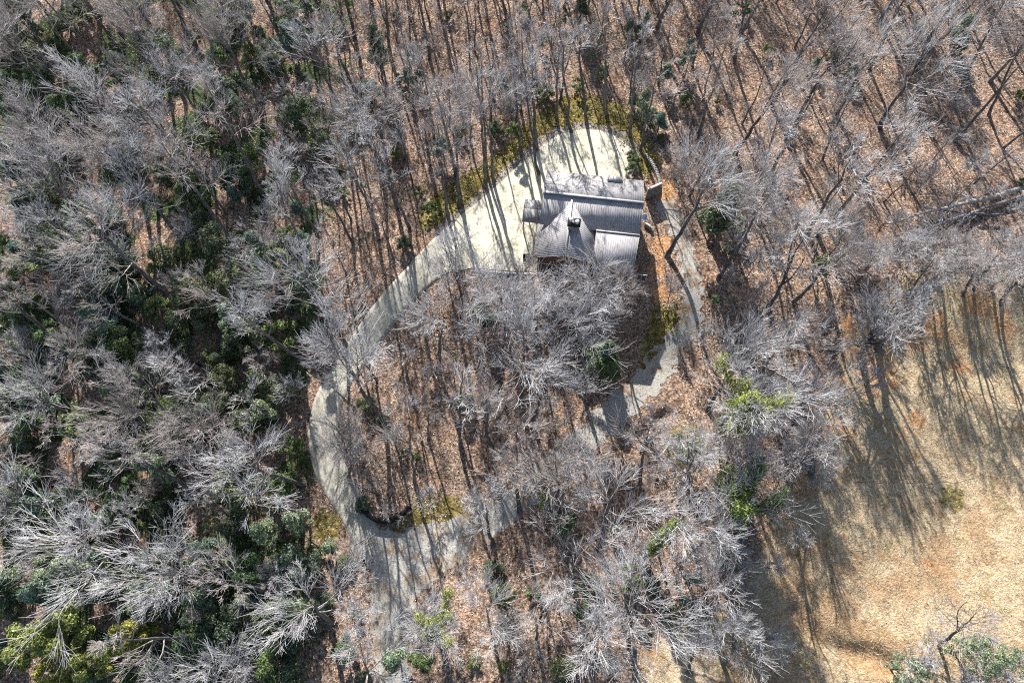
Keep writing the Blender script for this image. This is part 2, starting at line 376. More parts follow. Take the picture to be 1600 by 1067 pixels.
# driveway ribbon with real edge thickness and expansion joints
ln, hw = DL; tg = np.gradient(ln, axis=0); tg /= np.linalg.norm(tg, axis=1, keepdims=True); nm = np.stack([-tg[:, 1], tg[:, 0]], -1)
cr = np.linspace(-1, 1, 9); V = []
for i in range(len(ln)):
    for k, c in enumerate(np.concatenate([[-1], cr, [1]])):
        p = ln[i] + nm[i] * hw[i] * c; z = float(gz(*p)) + (.09 if 0 < k < 10 else -.25)
        V.append((p[0], p[1], z))
ii = np.arange(len(ln) * 11).reshape(len(ln), 11)
F = np.stack([ii[:-1, :-1], ii[1:, :-1], ii[1:, 1:], ii[:-1, 1:]], -1).reshape(-1, 4)
structure(link('driveway', mk('driveway', V, F), M_DRIVE), 'curving cream concrete driveway')

# ------------------------------------------------------------------ tree builder
def grow(Pp, Rp, m, t0, t1, ang, lenf, K, r, up=.25, wob=.12, rad_f=.55, droop=0.0, taper=.3):
    """children polylines on parents. Pp (N,K0,3) Rp (N,K0). lenf: array/func length"""
    Nn, K0, _ = Pp.shape
    t = r.uniform(t0, t1, (Nn, m)); t.sort(axis=1)
    f = t * (K0 - 1); i = np.clip(f.astype(int), 0, K0 - 2); u = (f - i)[..., None]
    n_ = np.arange(Nn)[:, None]
    base = Pp[n_, i] * (1 - u) + Pp[n_, i + 1] * u
    rr = Rp[n_, i] * (1 - u[..., 0]) + Rp[n_, i + 1] * u[..., 0]
    T = Pp[n_, i + 1] - Pp[n_, i]; T /= np.linalg.norm(T, axis=-1, keepdims=True) + 1e-9
    rnd = r.normal(0, 1, (Nn, m, 3)); side = rnd - (rnd * T).sum(-1, keepdims=True) * T; side /= np.linalg.norm(side, axis=-1, keepdims=True) + 1e-9
    a = r.uniform(ang[0], ang[1], (Nn, m, 1))
    D = T * np.cos(a) + side * np.sin(a)
    L = (lenf(t) if callable(lenf) else lenf) * r.uniform(.65, 1.25, (Nn, m))
    if not callable(lenf):
        plen = np.linalg.norm(Pp[:, -1] - Pp[:, 0], axis=-1)[:, None]; L = L * plen * (1.15 - .6 * t)
    D = D.reshape(-1, 3); L = L.reshape(-1, 1); pts = [base.reshape(-1, 3)]
    for k in range(1, K):
        D = D + r.normal(0, wob, D.shape); D[:, 2] += (up - droop * k / K) / K * 1.6; D /= np.linalg.norm(D, axis=1, keepdims=True)
        pts.append(pts[-1] + D * L / (K - 1))
    C = np.stack(pts, 1)
    R0 = np.minimum(rr.reshape(-1) * .85, np.maximum(rr.reshape(-1) * rad_f, .02))
    Rc = R0[:, None] * np.linspace(1, taper, K)[None]
    return C, Rc
def tree_meshes(name, seed, H, CRd, first=.45, nl=11, n2=8, n3=7, n4=6, r0=.26, wob=.10, ang=(.55, 1.05), twig_r=.021, tw=None, fork=0, up=.35, lf=.60):
    r = np.random.default_rng(seed)
    K = 12; zz = np.linspace(0, H * .88, K)
    wx = np.cumsum(r.normal(0, wob, K)) * H / 22; wy = np.cumsum(r.normal(0, wob, K)) * H / 22
    tr = np.stack([wx - wx[0], wy - wy[0], zz], -1)[None]; rt = (r0 * (1 - .86 * np.linspace(0, 1, K) ** 1.1))[None]
    rt[0, 0] *= 1.35
    g = Geo(); g.tubes(tr, rt, 8)
    stems = tr; srad = rt
    if fork:
        fk, fr = grow(tr, rt, fork, .28, .5, (.3, .5), lambda t: H * .5, 9, r, up=.9, wob=.07, rad_f=.72, taper=.25)
        g.tubes(fk, fr, 6)
    def llen(t): return CRd * (1.18 - .75 * (t - first) / (1 - first))
    C1, R1 = grow(tr, rt, nl, first, .98, ang, llen, 8, r, up=up, wob=.13, rad_f=lf, taper=.30)
    if fork:
        c, q = grow(fk, fr, max(4, nl // 2), .35, .98, ang, lambda t: CRd * (.9 - .4 * t), 8, r, up=up, wob=.12, rad_f=.55, taper=.28)
        C1 = np.concatenate([C1, c]); R1 = np.concatenate([R1, q])
    cg = Geo(); cg.tubes(C1, R1, 5); nlimb = [0]
    C2, R2 = grow(C1, R1, n2, .18, .98, (.35, .8), .66, 5, r, up=.22, wob=.09, rad_f=.55, taper=.35); cg.tubes(C2, np.maximum(R2, twig_r * 1.3), 3); nlimb[0] = sum(len(f) for f in cg.F)
    # leaders: ends of the limbs and stems carry brushes as well
    C3, R3 = grow(C2, R2, n3, .15, .98, (.28, .68), .78, 4, r, up=.22, wob=.09, rad_f=.6, taper=.5); cg.tubes(C3, np.maximum(R3, twig_r), 3)
    C4, R4 = grow(C3, R3, n4, .1, .98, (.25, .62), .85, 3, r, up=.2, wob=.08, rad_f=.8, taper=.5)
    L4 = np.linalg.norm(C4[:, -1] - C4[:, 0], axis=1); k = L4 > .12; C4, R4 = C4[k], R4[k]
    cg.tubes(C4, np.maximum(R4 * .5, twig_r * .7), 3)
    cm = cg.mesh(name + '_crown'); mi = np.ones(len(cm.polygons), np.int32); mi[:nlimb[0]] = 0; cm['limb'] = 1
    return g.mesh(name + '_trunk', True), cm, mi

TREES = {}
def reg(kind, key, *a, **k):
    tw = k.pop('twig', M_TWIG); bk = k.pop('bark', M_BARK)
    lb = k.pop('limb', M_BOUGH); t, c, mi = tree_meshes(key, *a, **k); t.materials.append(bk); c.materials.append(lb); c.materials.append(tw); c.polygons.foreach_set('material_index', mi); TREES.setdefault(kind, []).append((t, c, a[1], a[2]))
for i in range(5): reg('broad', 'broad%d' % i, 11 + i, 22.5 - i * .6, 6.9 + .5 * (i % 3), first=.46, nl=9 + i % 3, n2=6, n3=5, n4=3, r0=.32, wob=.17, twig_r=.0165, twig=M_TWIG if i != 3 else M_TWIG2, fork=(i % 2) * 2)
for i in range(5): reg('tall', 'tall%d' % i, 31 + i, 24.5 - i * .5, 4.9 + .3 * (i % 3), first=.52, nl=8, n2=5, n3=4, n4=4, r0=.30, wob=.13, twig_r=.016, twig=M_TWIG if i % 2 else M_TWIG2, fork=1 if i == 2 else 0)
for i in range(4): reg('slim', 'slim%d' % i, 51 + i, 20 - i, 2.8 + .2 * i, first=.5, nl=8, n2=4, n3=4, n4=3, r0=.19, wob=.16, twig_r=.015, twig=M_TWIG2 if i % 2 else M_TWIG)
for i in range(3): reg('sapling', 'sapling%d' % i, 71 + i, 6.0 - i * .8, 2.6, first=.08, nl=10, n2=6, n3=4, n4=4, r0=.06, wob=.1, twig_r=.015, twig=M_TWIG2 if i == 1 else M_TWIG)
for i in range(2): reg('pale', 'pale%d' % i, 81 + i, 18, 6.8, first=.62, nl=9, n2=6, n3=5, n4=4, r0=.34, wob=.1, ang=(.7, 1.25), up=.1, twig=M_TWIG, limb=M_LIMB, twig_r=.016)

for i in range(2): reg('oak', 'oak%d' % i, 91 + i, 15.5, 7.5, first=.34, nl=9, n2=5, n3=4, n4=3, r0=.55, wob=.14, twig_r=.017, fork=2, ang=(.6, 1.1), lf=.72)
# foliage
def leafcloud(name, seed, centers, radii, n, size, mat, flat=.8, shell=.45):
    r = np.random.default_rng(seed); centers = np.asarray(centers, float); radii = np.asarray(radii, float)
    wgt = radii ** 2; c = r.choice(len(centers), n, p=wgt / wgt.sum())
    d = r.normal(0, 1, (n, 3)); d /= np.linalg.norm(d, axis=1, keepdims=True)
    q = r.uniform(shell, 1.05, n) ** .8
    p = centers[c] + d * (radii[c] * q)[:, None] * np.array([1, 1, flat])
    nn = d + r.normal(0, .6, (n, 3)); nn[:, 2] += .6; nn /= np.linalg.norm(nn, axis=1, keepdims=True)
    a = np.cross(nn, r.normal(0, 1, (n, 3))); a /= np.linalg.norm(a, axis=1, keepdims=True); b = np.cross(nn, a)
    s = (size * r.uniform(.6, 1.4, n))[:, None]
    V = np.stack([p - a * s, p - b * s * .45, p + a * s, p + b * s * .45], 1).reshape(-1, 3)
    me = mk(name, V, np.arange(n * 4).reshape(-1, 4)); me.materials.append(mat); return me
def stem_mesh(name, seed, H, r0, arms):
    r = np.random.default_rng(seed); g = Geo(); K = 6
    w_ = np.cumsum(r.normal(0, .05 * H / 4, (K, 2)), 0); tr = np.concatenate([w_ - w_[0], np.linspace(0, H, K)[:, None]], 1)[None]
    rt = (r0 * np.linspace(1.2, .3, K))[None]; g.tubes(tr, rt, 6)
    c, q = grow(tr, rt, arms, .15, .95, (.6, 1.1), lambda t: H * .4 * (1.2 - t * .6), 5, r, up=.25); g.tubes(c, q, 4)
    me = g.mesh(name, True); me.materials.append(M_BARK); return me, c[:, -1]
BUSH = {}
def regbush(kind, key, seed, H, Rr, nc, n, size, mat, cone=False, r0=.08, open_=.25):
    st, tips = stem_mesh(key + '_stem', seed, H * .9, r0, 9); r = np.random.default_rng(seed + 5)
    z = r.uniform(.22, 1, nc) ** .8 * H; rad = Rr * ((1.08 - z / H) if cone else np.sqrt(np.clip(1.12 - (z / H - .45) ** 2 * 2.6, .05, 1)))
    a = r.uniform(0, 6.283, nc); q = r.uniform(.2, 1, nc) ** .6 * rad * .85
    C = np.stack([np.cos(a) * q, np.sin(a) * q, z], -1)
    lc = leafcloud(key + '_foliage', seed + 9, C, r.uniform(.14, .36, nc) * Rr, n, size, mat, .65, open_)
    BUSH.setdefault(kind, []).append((st, lc, H, Rr))
for i in range(4): regbush('dark', 'dark%d' % i, 101 + i, 3.4 + .5 * i, 2.0 + .15 * i, 44, 6800, .11, M_LDARK if i != 3 else M_LBRIGHT)
for i in range(3): regbush('pale', 'palepine%d' % i, 121 + i, 6.5 - i, 1.9, 26, 4200, .12, M_LPALE, cone=True)
for i in range(3): regbush('bright', 'bright%d' % i, 141 + i, 3.0 + i * .7, 1.5, 16, 3600, .11, M_LBRIGHT)
for i in range(2): regbush('hemlock', 'hemlock%d' % i, 161 + i, 10.5 - 2 * i, 2.7, 44, 10000, .14, M_LDARK, cone=True, r0=.14)
regbush('pine', 'pine0', 181, 11, 3.6, 40, 5200, .15, M_LPALE, cone=False, r0=.2, open_=.1)
regbush('yellow', 'yellow0', 191, 8, 2.8, 30, 8000, .15, M_YTREE, r0=.1)

# ------------------------------------------------------------------ labels: where a thing stands, told by landmarks
LM = [('the house', 930, 345), ('the concrete pad', 790, 330), ('the driveway bend', 490, 665), ('the black wall', 598, 808),
      ('the fallen trunks', 1500, 325), ('the straw field', 1420, 780), ('the gravel corner', 1060, 520), ('the gravel junction', 680, 870),
      ('upper left corner', 0, 0), ('lower left corner', 0, 1067), ('upper right corner', 1600, 0), ('left edge middle', 0, 520),
      ('top edge middle', 800, 0), ('bottom edge middle', 880, 1067), ('lower right corner', 1600, 1067), ('top edge quarter', 400, 0),
      ('top right quarter', 1200, 0)]
NUM = ['', 'one', 'two', 'three', 'four', 'five', 'six', 'seven', 'eight', 'nine', 'ten', 'eleven', 'twelve', 'thirteen', 'fourteen', 'fifteen']
ORD = ['', 'first', 'second', 'third', 'fourth', 'fifth', 'sixth', 'seventh', 'eighth', 'ninth', 'tenth', 'eleventh', 'twelfth', 'thirteenth', 'fourteenth', 'fifteenth']
PENDING = []   # (obj, description, px, py)
def where(px, py):
    best = min(LM, key=lambda m: math.hypot(px - m[1], py - m[2])); dx, dy = px - best[1], py - best[2]
    d = math.hypot(dx, dy); a = math.degrees(math.atan2(-dy, dx)) % 360
    dr = ['right of', 'above right of', 'above', 'above left of', 'left of', 'below left of', 'below', 'below right of'][int(((a + 22.5) % 360) // 45)]
    return ('close ' if d < 95 else '' if d < 190 else 'far ') + dr + ' ' + best[0]
def finish_labels():
    by = {}
    for o, d, px, py in PENDING: by.setdefault(d + ' ' + where(px, py), []).append((px, py, o))
    for lab, L in by.items():
        if len(L) == 1: L[0][2]['label'] = lab; continue
        L.sort(key=lambda q: (q[0], q[1])); n = len(L)
        for k, (_, _, o) in enumerate(L):
            wd = ('left one of two', 'right one of two')[k] if n == 2 else (ORD[k + 1] + ' from left of ' + NUM[n] if n < 16 else 'number %d from left' % (k + 1))
            o['label'] = lab + ', ' + wd

DESC = {'broad': 'broad bare tree', 'tall': 'tall bare tree', 'slim': 'slim bare tree', 'pale': 'pale-limbed bare tree', 'sapling': 'low bare sapling', 'oak': 'heavy-limbed bare tree'}
CATN = {'sapling': 'sapling'}
placed = []
def put_tree(kind, x, y, var=None, sc=1.0, rz=None, lean=(0, 0), label=None, top=None, group=None, ivy=None, dz=0.0):
    t, c, H, Rr = TREES[kind][var if var is not None else random.randrange(len(TREES[kind]))]
    z = float(gz(x, y)) + dz
    e = empty({'sapling': 'bare_sapling', 'slim': 'slender_tree'}.get(kind, 'bare_tree'), (x, y, z - .05))
    rz = random.uniform(0, 6.283) if rz is None else rz
    if top is not None:   # direction to the point where the crown's heart is
        d = Vector(top) - Vector((x, y, z)); q = Vector((0, 0, 1)).rotation_difference(d.normalized())
    else: q = Euler((lean[0], lean[1], 0)).to_quaternion()
    e.rotation_euler = (q @ Euler((0, 0, rz)).to_quaternion()).to_euler(); e.scale = (sc, sc, sc * random.uniform(.94, 1.06))
    for nme, mesh in (('trunk', t), ('crown', c)):
        o = bpy.data.objects.new(nme, mesh); COL.objects.link(o); o.parent = e
    if ivy is not None:
        o = bpy.data.objects.new('ivy', ivy); COL.objects.link(o); o.parent = e; o['label'] = 'yellow green ivy wrapped around the trunk'
    e['category'] = CATN.get(kind, 'tree'); e['group'] = group or ('bare saplings under the trees' if kind == 'sapling' else 'slender bare trees' if kind == 'slim' else 'bare trees of the wood')
    if label: e['label'] = label
    else:
        px, py = proj(x, y, z + H * sc * (.7 if kind != 'sapling' else .5)); PENDING.append((e, DESC[kind], px, py))
    placed.append((x, y)); return e

# ivy: leaves along the trunk of a broad tree
def ivy_mesh(name, seed, t, lo, hi, rad, n, crown=None):
    V = np.empty(len(t.vertices) * 3); t.vertices.foreach_get('co', V); V = V.reshape(-1, 3)
    r = np.random.default_rng(seed); k = (V[:, 2] > lo) & (V[:, 2] < hi); src = V[k]
    if crown is not None:
        W_ = np.empty(len(crown.vertices) * 3); crown.vertices.foreach_get('co', W_); W_ = W_.reshape(-1, 3)[:40 * 9]; W_ = W_[(W_[:, 2] < hi + 2)]
        src = np.concatenate([src, W_, W_]) if len(W_) else src
    C = src[r.integers(0, len(src), 60)] + r.normal(0, .15, (60, 3))
    nseg = []
    for a in C: nseg.append(a)
    return leafcloud(name, seed, np.array(nseg), np.full(60, rad), n, .13, M_IVY, 1.0, .3)
IVY = [ivy_mesh('ivy%d' % i, 300 + i, TREES['broad'][i][0], 1.0, 16, 1.0 if i else .8, 17000 if i else 11000, TREES['broad'][i][1] if i else None) for i in range(3)] + [ivy_mesh('ivy3', 305, TREES['oak'][0][0], 1.0, 12, 1.1, 15000, TREES['oak'][0][1])]

# ------------------------------------------------------------------ individual trees read from the photo: foot px, crown px, kind, variant, scale
HERO = [
    (272, 900, 145, 865, 'pale', 0, 1.1, 'big bare tree with dark straight trunk and starry pale crown in lower left'),
    (312, 770, 190, 700, 'tall', 0, 1.0, None), (222, 265, 150, 150, 'broad', 0, 1.05, None),
    (1262, 362, 1330, 250, 'tall', 1, 1.0, 'dark leaning tree forming a V right of the brush, left stem'),
    (1276, 366, 1395, 215, 'tall', 3, 1.1, 'dark leaning tree forming a V right of the brush, right stem'),
    (1205, 165, 1285, 15, 'tall', 2, 1.0, None), (604, 665, 530, 515, 'broad', 1, 1.0, 'large tree leaning over the driveway from the wooded loop'),
    (683, 580, 690, 500, 'pale', 1, .95, 'tree with pale drooping limbs just below the driveway and pad'),
    (815, 640, 835, 450, 'pale', 0, 1.0, 'pale spreading tree directly below the house'),
    (812, 800, 815, 660, 'tall', 4, 1.0, None), (935, 855, 955, 775, 'pale', 1, 1.0, 'pale star-shaped crown right of the lower gravel road'),
    (893, 868, 885, 912, 'pale', 0, .8, 'bare tree with few thick white limbs spreading low near bottom middle'),
    (990, 1015, 975, 940, 'broad', 2, 1.0, None), (870, 800, 870, 735, 'broad', 3, .95, None),
    (515, 975, 488, 943, 'pale', 1, 1.0, 'pale fan-shaped crown left of the bottom gravel road'),
    (582, 1075, 584, 1020, 'pale', 0, .9, 'pale crown cut by the bottom edge beside the gravel road'),
    (1042, 400, 1112, 255, 'broad', 4, 1.05, 'dense pale bushy crown close to the right of the house'),
    (592, 255, 540, 180, 'broad', 0, .95, None), (608, 270, 592, 175, 'tall', 2, 1.0, None),
    (842, 272, 815, 80, 'slim', 0, 1.25, 'thin winding trunk rising from the moss bank above the pad'),
    (760, 272, 754, 110, 'slim', 1, 1.2, None), (540, 540, 465, 420, 'broad', 2, .95, None),
    (640, 356, 588, 245, 'slim', 2, 1.25, None), (378, 400, 292, 272, 'tall', 0, 1.0, None), (284, 376, 215, 262, 'tall', 3, .95, None),
    (74, 352, 0, 275, 'tall', 1, 1.0, None), (96, 540, 10, 462, 'tall', 4, 1.0, None), (412, 162, 352, 50, 'broad', 3, .95, None),
    (262, 122, 200, 25, 'tall', 2, 1.0, None), (1345, 560, 1322, 500, 'oak', 0, .92, 'bare tree at the straw field edge casting long shadows on it'),
    (1372, 545, 1350, 480, 'oak', 1, .85, None), (1268, 742, 1225, 660, 'oak', 1, .75, None), (1468, 1010, 1495, 945, 'tall', 2, .7, 'small bare tree standing in the lower right of the straw field'),
    (1490, 160, 1540, 30, 'tall', 0, 1.0, None), (1545, 180, 1560, 60, 'slim', 1, 1.2, None), (1375, 200, 1440, 90, 'broad', 2, .9, None),
    (1105, 640, 1160, 505, 'broad', 4, .9, None), 
    (830, 660, 880, 520, 'broad', 0, .85, None), (905, 600, 925, 480, 'broad', 4, .85, None), (780, 600, 790, 490, 'broad', 2, .85, None),
    (722, 500, 715, 400, 'broad', 1, .75, None), (840, 560, 838, 475, 'tall', 1, .75, None), (770, 700, 765, 620, 'broad', 3, .75, None), (840, 1010, 838, 950, 'tall', 0, .7, None),
    (1200, 480, 1255, 385, 'broad', 1, .9, None), (1240, 470, 1300, 385, 'broad', 3, .85, None), (1180, 590, 1235, 510, 'broad', 0, .75, None), (1215, 700, 1260, 600, 'broad', 2, .68, None),
    (1000, 760, 1015, 680, 'tall', 4, .8, None), (1060, 790, 1080, 720, 'broad', 1, .8, None), (1120, 760, 1150, 690, 'broad', 3, .8, None), (1230, 760, 1210, 720, 'tall', 2, .8, None),
    (545, 745, 540, 665, 'broad', 3, .6, 'small bushy bare tree on the inner edge of the driveway'), (1130, 1040, 1150, 985, 'broad', 1, .62, None), (1075, 1050, 1085, 1000, 'tall', 3, .6, None), (1060, 880, 1110, 835, 'broad', 0, .65, None), (1100, 960, 1130, 910, 'broad', 2, .68, None),
    (770, 850, 765, 790, 'tall', 3, .85, None), (770, 1000, 765, 950, 'pale', 1, .75, 'small pale star crown right of the bottom gravel road'),
    (650, 760, 640, 640, 'slim', 3, 1.2, None), (720, 700, 720, 600, 'slim', 0, 1.2, None),
    (890, 1040, 955, 985, 'broad', 1, .8, None), (1470, 436, 1505, 398, 'broad', 3, .68, None), (1425, 452, 1440, 410, 'tall', 1, .6, None),
    (1520, 455, 1560, 400, 'broad', 1, .7, None), (1565, 476, 1600, 410, 'broad', 2, .68, None), (1595, 450, 1640, 400, 'tall', 2, .66, None), (1340, 440, 1365, 400, 'broad', 0, .55, None), (1440, 420, 1455, 390, 'broad', 2, .6, None), (1505, 462, 1520, 395, 'tall', 4, .62, None), (1550, 445, 1570, 410, 'broad', 3, .65, None),
]
for fx, fy, tx, ty, k, v, sc, lab in HERO:
    b = G(fx, fy); H = TREES[k][v][2] * sc; zc = b[2] + H * .72; tp = P(tx, ty, zc)
    d = tp[:2] - b[:2]; mx = H * .72 * .32; L = np.linalg.norm(d)
    if L > mx: d = d * mx / L      # no tree leans more than about 18 degrees
    put_tree(k, b[0], b[1], v, sc, label=lab, top=(b[0] + d[0], b[1] + d[1], zc))
for fx, fy, tx, ty, v, sc, lab in [(1000, 868, 1055, 815, 0, .85, 'leaning trunk clad in yellow green ivy near bottom middle'), (1150, 690, 1175, 625, 1, 1.05, 'bare tree with bright ivy spreading up its trunk left of the field'),
                                   (1155, 840, 1162, 770, 2, 1.0, 'ivy-clad tree casting the big shadow on the field edge'), (690, 1010, 678, 975, 1, .7, 'small ivy-clad tree beside the bottom gravel road')]:
    b = G(fx, fy); kk = 'oak' if fx == 1155 else 'broad'; v = 0 if fx == 1155 else v; t = TREES[kk][v]; zc = b[2] + t[2] * sc * .72; tp = P(tx, ty, zc); d = tp[:2] - b[:2]; L = np.linalg.norm(d); mx = t[2] * sc * .72 * .4
    if L > mx: d = d * mx / L
    put_tree(kk, b[0], b[1], v, sc, label=lab, top=(b[0] + d[0], b[1] + d[1], zc), ivy=IVY[3] if kk == 'oak' else IVY[v], group='ivy-clad trees')

for tx, ty, k, v, sc in [(862, 452, 'broad', 0, .8), (925, 462, 'broad', 4, .8), (965, 452, 'broad', 3, .6), (905, 500, 'pale', 1, .85), (785, 470, 'broad', 2, .75), (700, 440, 'tall', 0, .75)]:
    H = TREES[k][v][2] * sc; q = P(tx, ty, -3 + H * .75); put_tree(k, q[0], q[1], v, sc, lean=(0, 0))
for fx, fy, tx, ty, k, v, sc in [(838, 234, 812, 70, 'tall', 4, .95), (893, 207, 880, 60, 'slim', 0, 1.2), (917, 194, 905, 50, 'slim', 1, 1.25), (948, 182, 935, 40, 'tall', 0, .9), (984, 212, 1000, 80, 'slim', 2, 1.2), (758, 290, 752, 130, 'tall', 1, .95),
                                 (771, 282, 765, 120, 'slim', 3, 1.2), (870, 190, 862, 40, 'slim', 2, 1.2), (1000, 235, 1030, 120, 'slim', 3, 1.1), (815, 246, 800, 110, 'slim', 0, 1.0), (716, 322, 705, 180, 'slim', 1, 1.2), (700, 336, 690, 200, 'tall', 2, .85)]:
    b = G(fx, fy); H = TREES[k][v][2] * sc; zc = b[2] + H * .72; tp = P(tx, ty, zc); d = (tp[:2] - b[:2]); L = np.linalg.norm(d); mx = H * .72 * .15
    if L > mx: d = d * mx / L
    put_tree(k, b[0], b[1], v, sc, top=(b[0] + d[0], b[1] + d[1], zc))

# ------------------------------------------------------------------ the rest of the wood
HOUSE_POLY = pl([(825, 250), (1040, 270), (1045, 620), (955, 620), (940, 470), (825, 470)])
FLD = [np.array(FIELD), np.array(FIELD2)]
def free(x, y, road_gap=1.4):
    X, Y = np.array([x]), np.array([y])
    if sdist(HOUSE_POLY, X, Y)[0] > 0 or sdist(PAD, X, Y)[0] > -1.2 or sdist(BAND, X, Y)[0] > 0: return False
    if max(road_d(X, Y)[0], ribbon_dist(*DL, X, Y)[0]) > -road_gap: return False
    if sdist(FIELD, X, Y)[0] > -1 or sdist(FIELD2, X, Y)[0] > 0: return False
    return True
def count(nm): return sum(1 for o in bpy.data.objects if o.name.startswith(nm) and 'category' in o)
CAP = {'bare_tree': 296 - count('bare_tree'), 'slender_tree': 230 - count('slender_tree')}
ZONES = [  # px box, tries, spacing, (broad, tall, slim) weights, scale
    ((1000, 1640, -160, 460), 5000, 5.9, (.30, .40, .30), .95), ((540, 720, 540, 820), 900, 4.0, (0, .06, .94), .85),
    ((950, 1330, 560, 1075), 2500, 8.5, (.4, .4, .2), .66), ((540, 1010, 420, 1075), 2500, 7.0, (.10, .35, .55), .8),
    ((470, 1000, -160, 420), 5000, 3.7, (.02, .26, .72), .9), ((-30, 470, -160, 1090), 7000, 5.7, (.30, .42, .28), 1.0)]
tries = 0
for (x0, x1, y0, y1), nt_, md, wt, zs in ZONES:
    for _ in range(nt_):
        tries += 1; px, py = random.uniform(x0, x1), random.uniform(y0, y1); q = P(px, py, 0); x, y = q[0], q[1]
        kind = random.choices(('broad', 'tall', 'slim'), wt)[0]; cap = 'slender_tree' if kind == 'slim' else 'bare_tree'
        if 680 < px < 1010 and py > 40 and random.random() < .93: continue
        if (px > 1340 and 335 < py < 440) or (px < 300 and py > 935): continue
        if y > 118 or y < -9 or CAP[cap] <= 0 or any((x - a) ** 2 + (y - b) ** 2 < md * md for a, b in placed) or not free(x, y): continue
        CAP[cap] -= 1
        put_tree(kind, x, y, sc=random.uniform(.8, 1.06) * zs * (.64 if px > 1260 and py > 230 else 1), lean=(random.gauss(0, .07), random.gauss(0, .07)))
    print(CAP)
print('bare trees', len(placed), 'tries', tries)

# saplings and brush
made = 0; tries = 0; sp = []
SAPZ = [(860, 620, 40), (920, 650, 40), (1080, 270, 60), (1300, 200, 150), (1450, 250, 150), (540, 680, 35), (1200, 400, 120), (100, 500, 160), (300, 500, 150), (300, 150, 150), (80, 200, 130), (150, 400, 160), (200, 880, 150), (380, 700, 90), (60, 620, 120),
        (1250, 600, 80), (1020, 740, 90), (450, 900, 70), (830, 830, 70), (300, 740, 140), (90, 760, 120), (1340, 420, 100), (1500, 380, 100), (640, 30, 120), (1000, 60, 120), (930, 480, 60), (780, 520, 60), (1120, 900, 60), (840, 980, 80), (1480, 1040, 60), (1560, 1030, 50), (1430, 1050, 40), (1460, 440, 45), (1375, 470, 30), (1290, 610, 35), (1240, 740, 35), (1190, 880, 50)]
while made < 215 and tries < 9000:
    tries += 1; cx, cy, rr = random.choice(SAPZ); px, py = random.gauss(cx, rr), random.gauss(cy, rr * .8)
    if not (0 < px < 1600 and 0 < py < 1067): continue
    b = G(px, py)
    if not (free(b[0], b[1], .8) or (px > 1380 and py > 990) or (px > 1290 and py < 505) or (1150 < px < 1330 and 560 < py < 1000 and sdist(FIELD, np.array([b[0]]), np.array([b[1]]))[0] < 3.5)) or any((b[0] - a) ** 2 + (b[1] - c) ** 2 < 5 for a, c in sp): continue
    sp.append((b[0], b[1])); s_ = random.uniform(.6, 1.25); put_tree('sapling', b[0], b[1], sc=s_, lean=(random.gauss(0, .1), random.gauss(0, .1))); made += 1

# ------------------------------------------------------------------ evergreens
BD = {'dark': ('evergreen_bush', 'dark green bush', 'bush', 'evergreen bushes under the trees'), 'pale': ('small_pine', 'pale little pine', 'pine', 'little pines'),
      'bright': ('evergreen_bush', 'bright green bush', 'bush', 'evergreen bushes under the trees'), 'hemlock': ('hemlock_tree', 'dark hemlock', 'tree', 'hemlocks among the bare trees'),
      'pine': ('pine_tree', 'green full pine', 'tree', 'taller pines'), 'yellow': ('leafy_tree', 'yellow green leafy tree', 'tree', 'yellow green trees')}
bushes = []
def put_bush(kind, px, py, rpx, label=None):
    v = random.choice(BUSH[kind]); sc = max(.28, rpx * 1.2 * .0875 / v[3]); sc = min(sc, 1.7)
    b = G(px, py); h = v[2] * sc * .55; q = P(px, py, b[2] + h)         # the crown, not the foot, is at the pixel
    nm, ds, ct, gp = BD[kind]
    e = empty(nm, (q[0], q[1], float(gz(q[0], q[1])) - .05), (0, 0, random.uniform(0, 6.28))); e.scale = (sc, sc, sc * random.uniform(.85, 1.1))
    for n_, m_ in (('stem', v[0]), ('foliage', v[1])):
        o = bpy.data.objects.new(n_, m_); COL.objects.link(o); o.parent = e
    e['category'] = ct; e['group'] = gp; bushes.append((q[0], q[1], rpx * .0875))
    if label: e['label'] = label
    else: PENDING.append((e, ds, px, py))
    return e
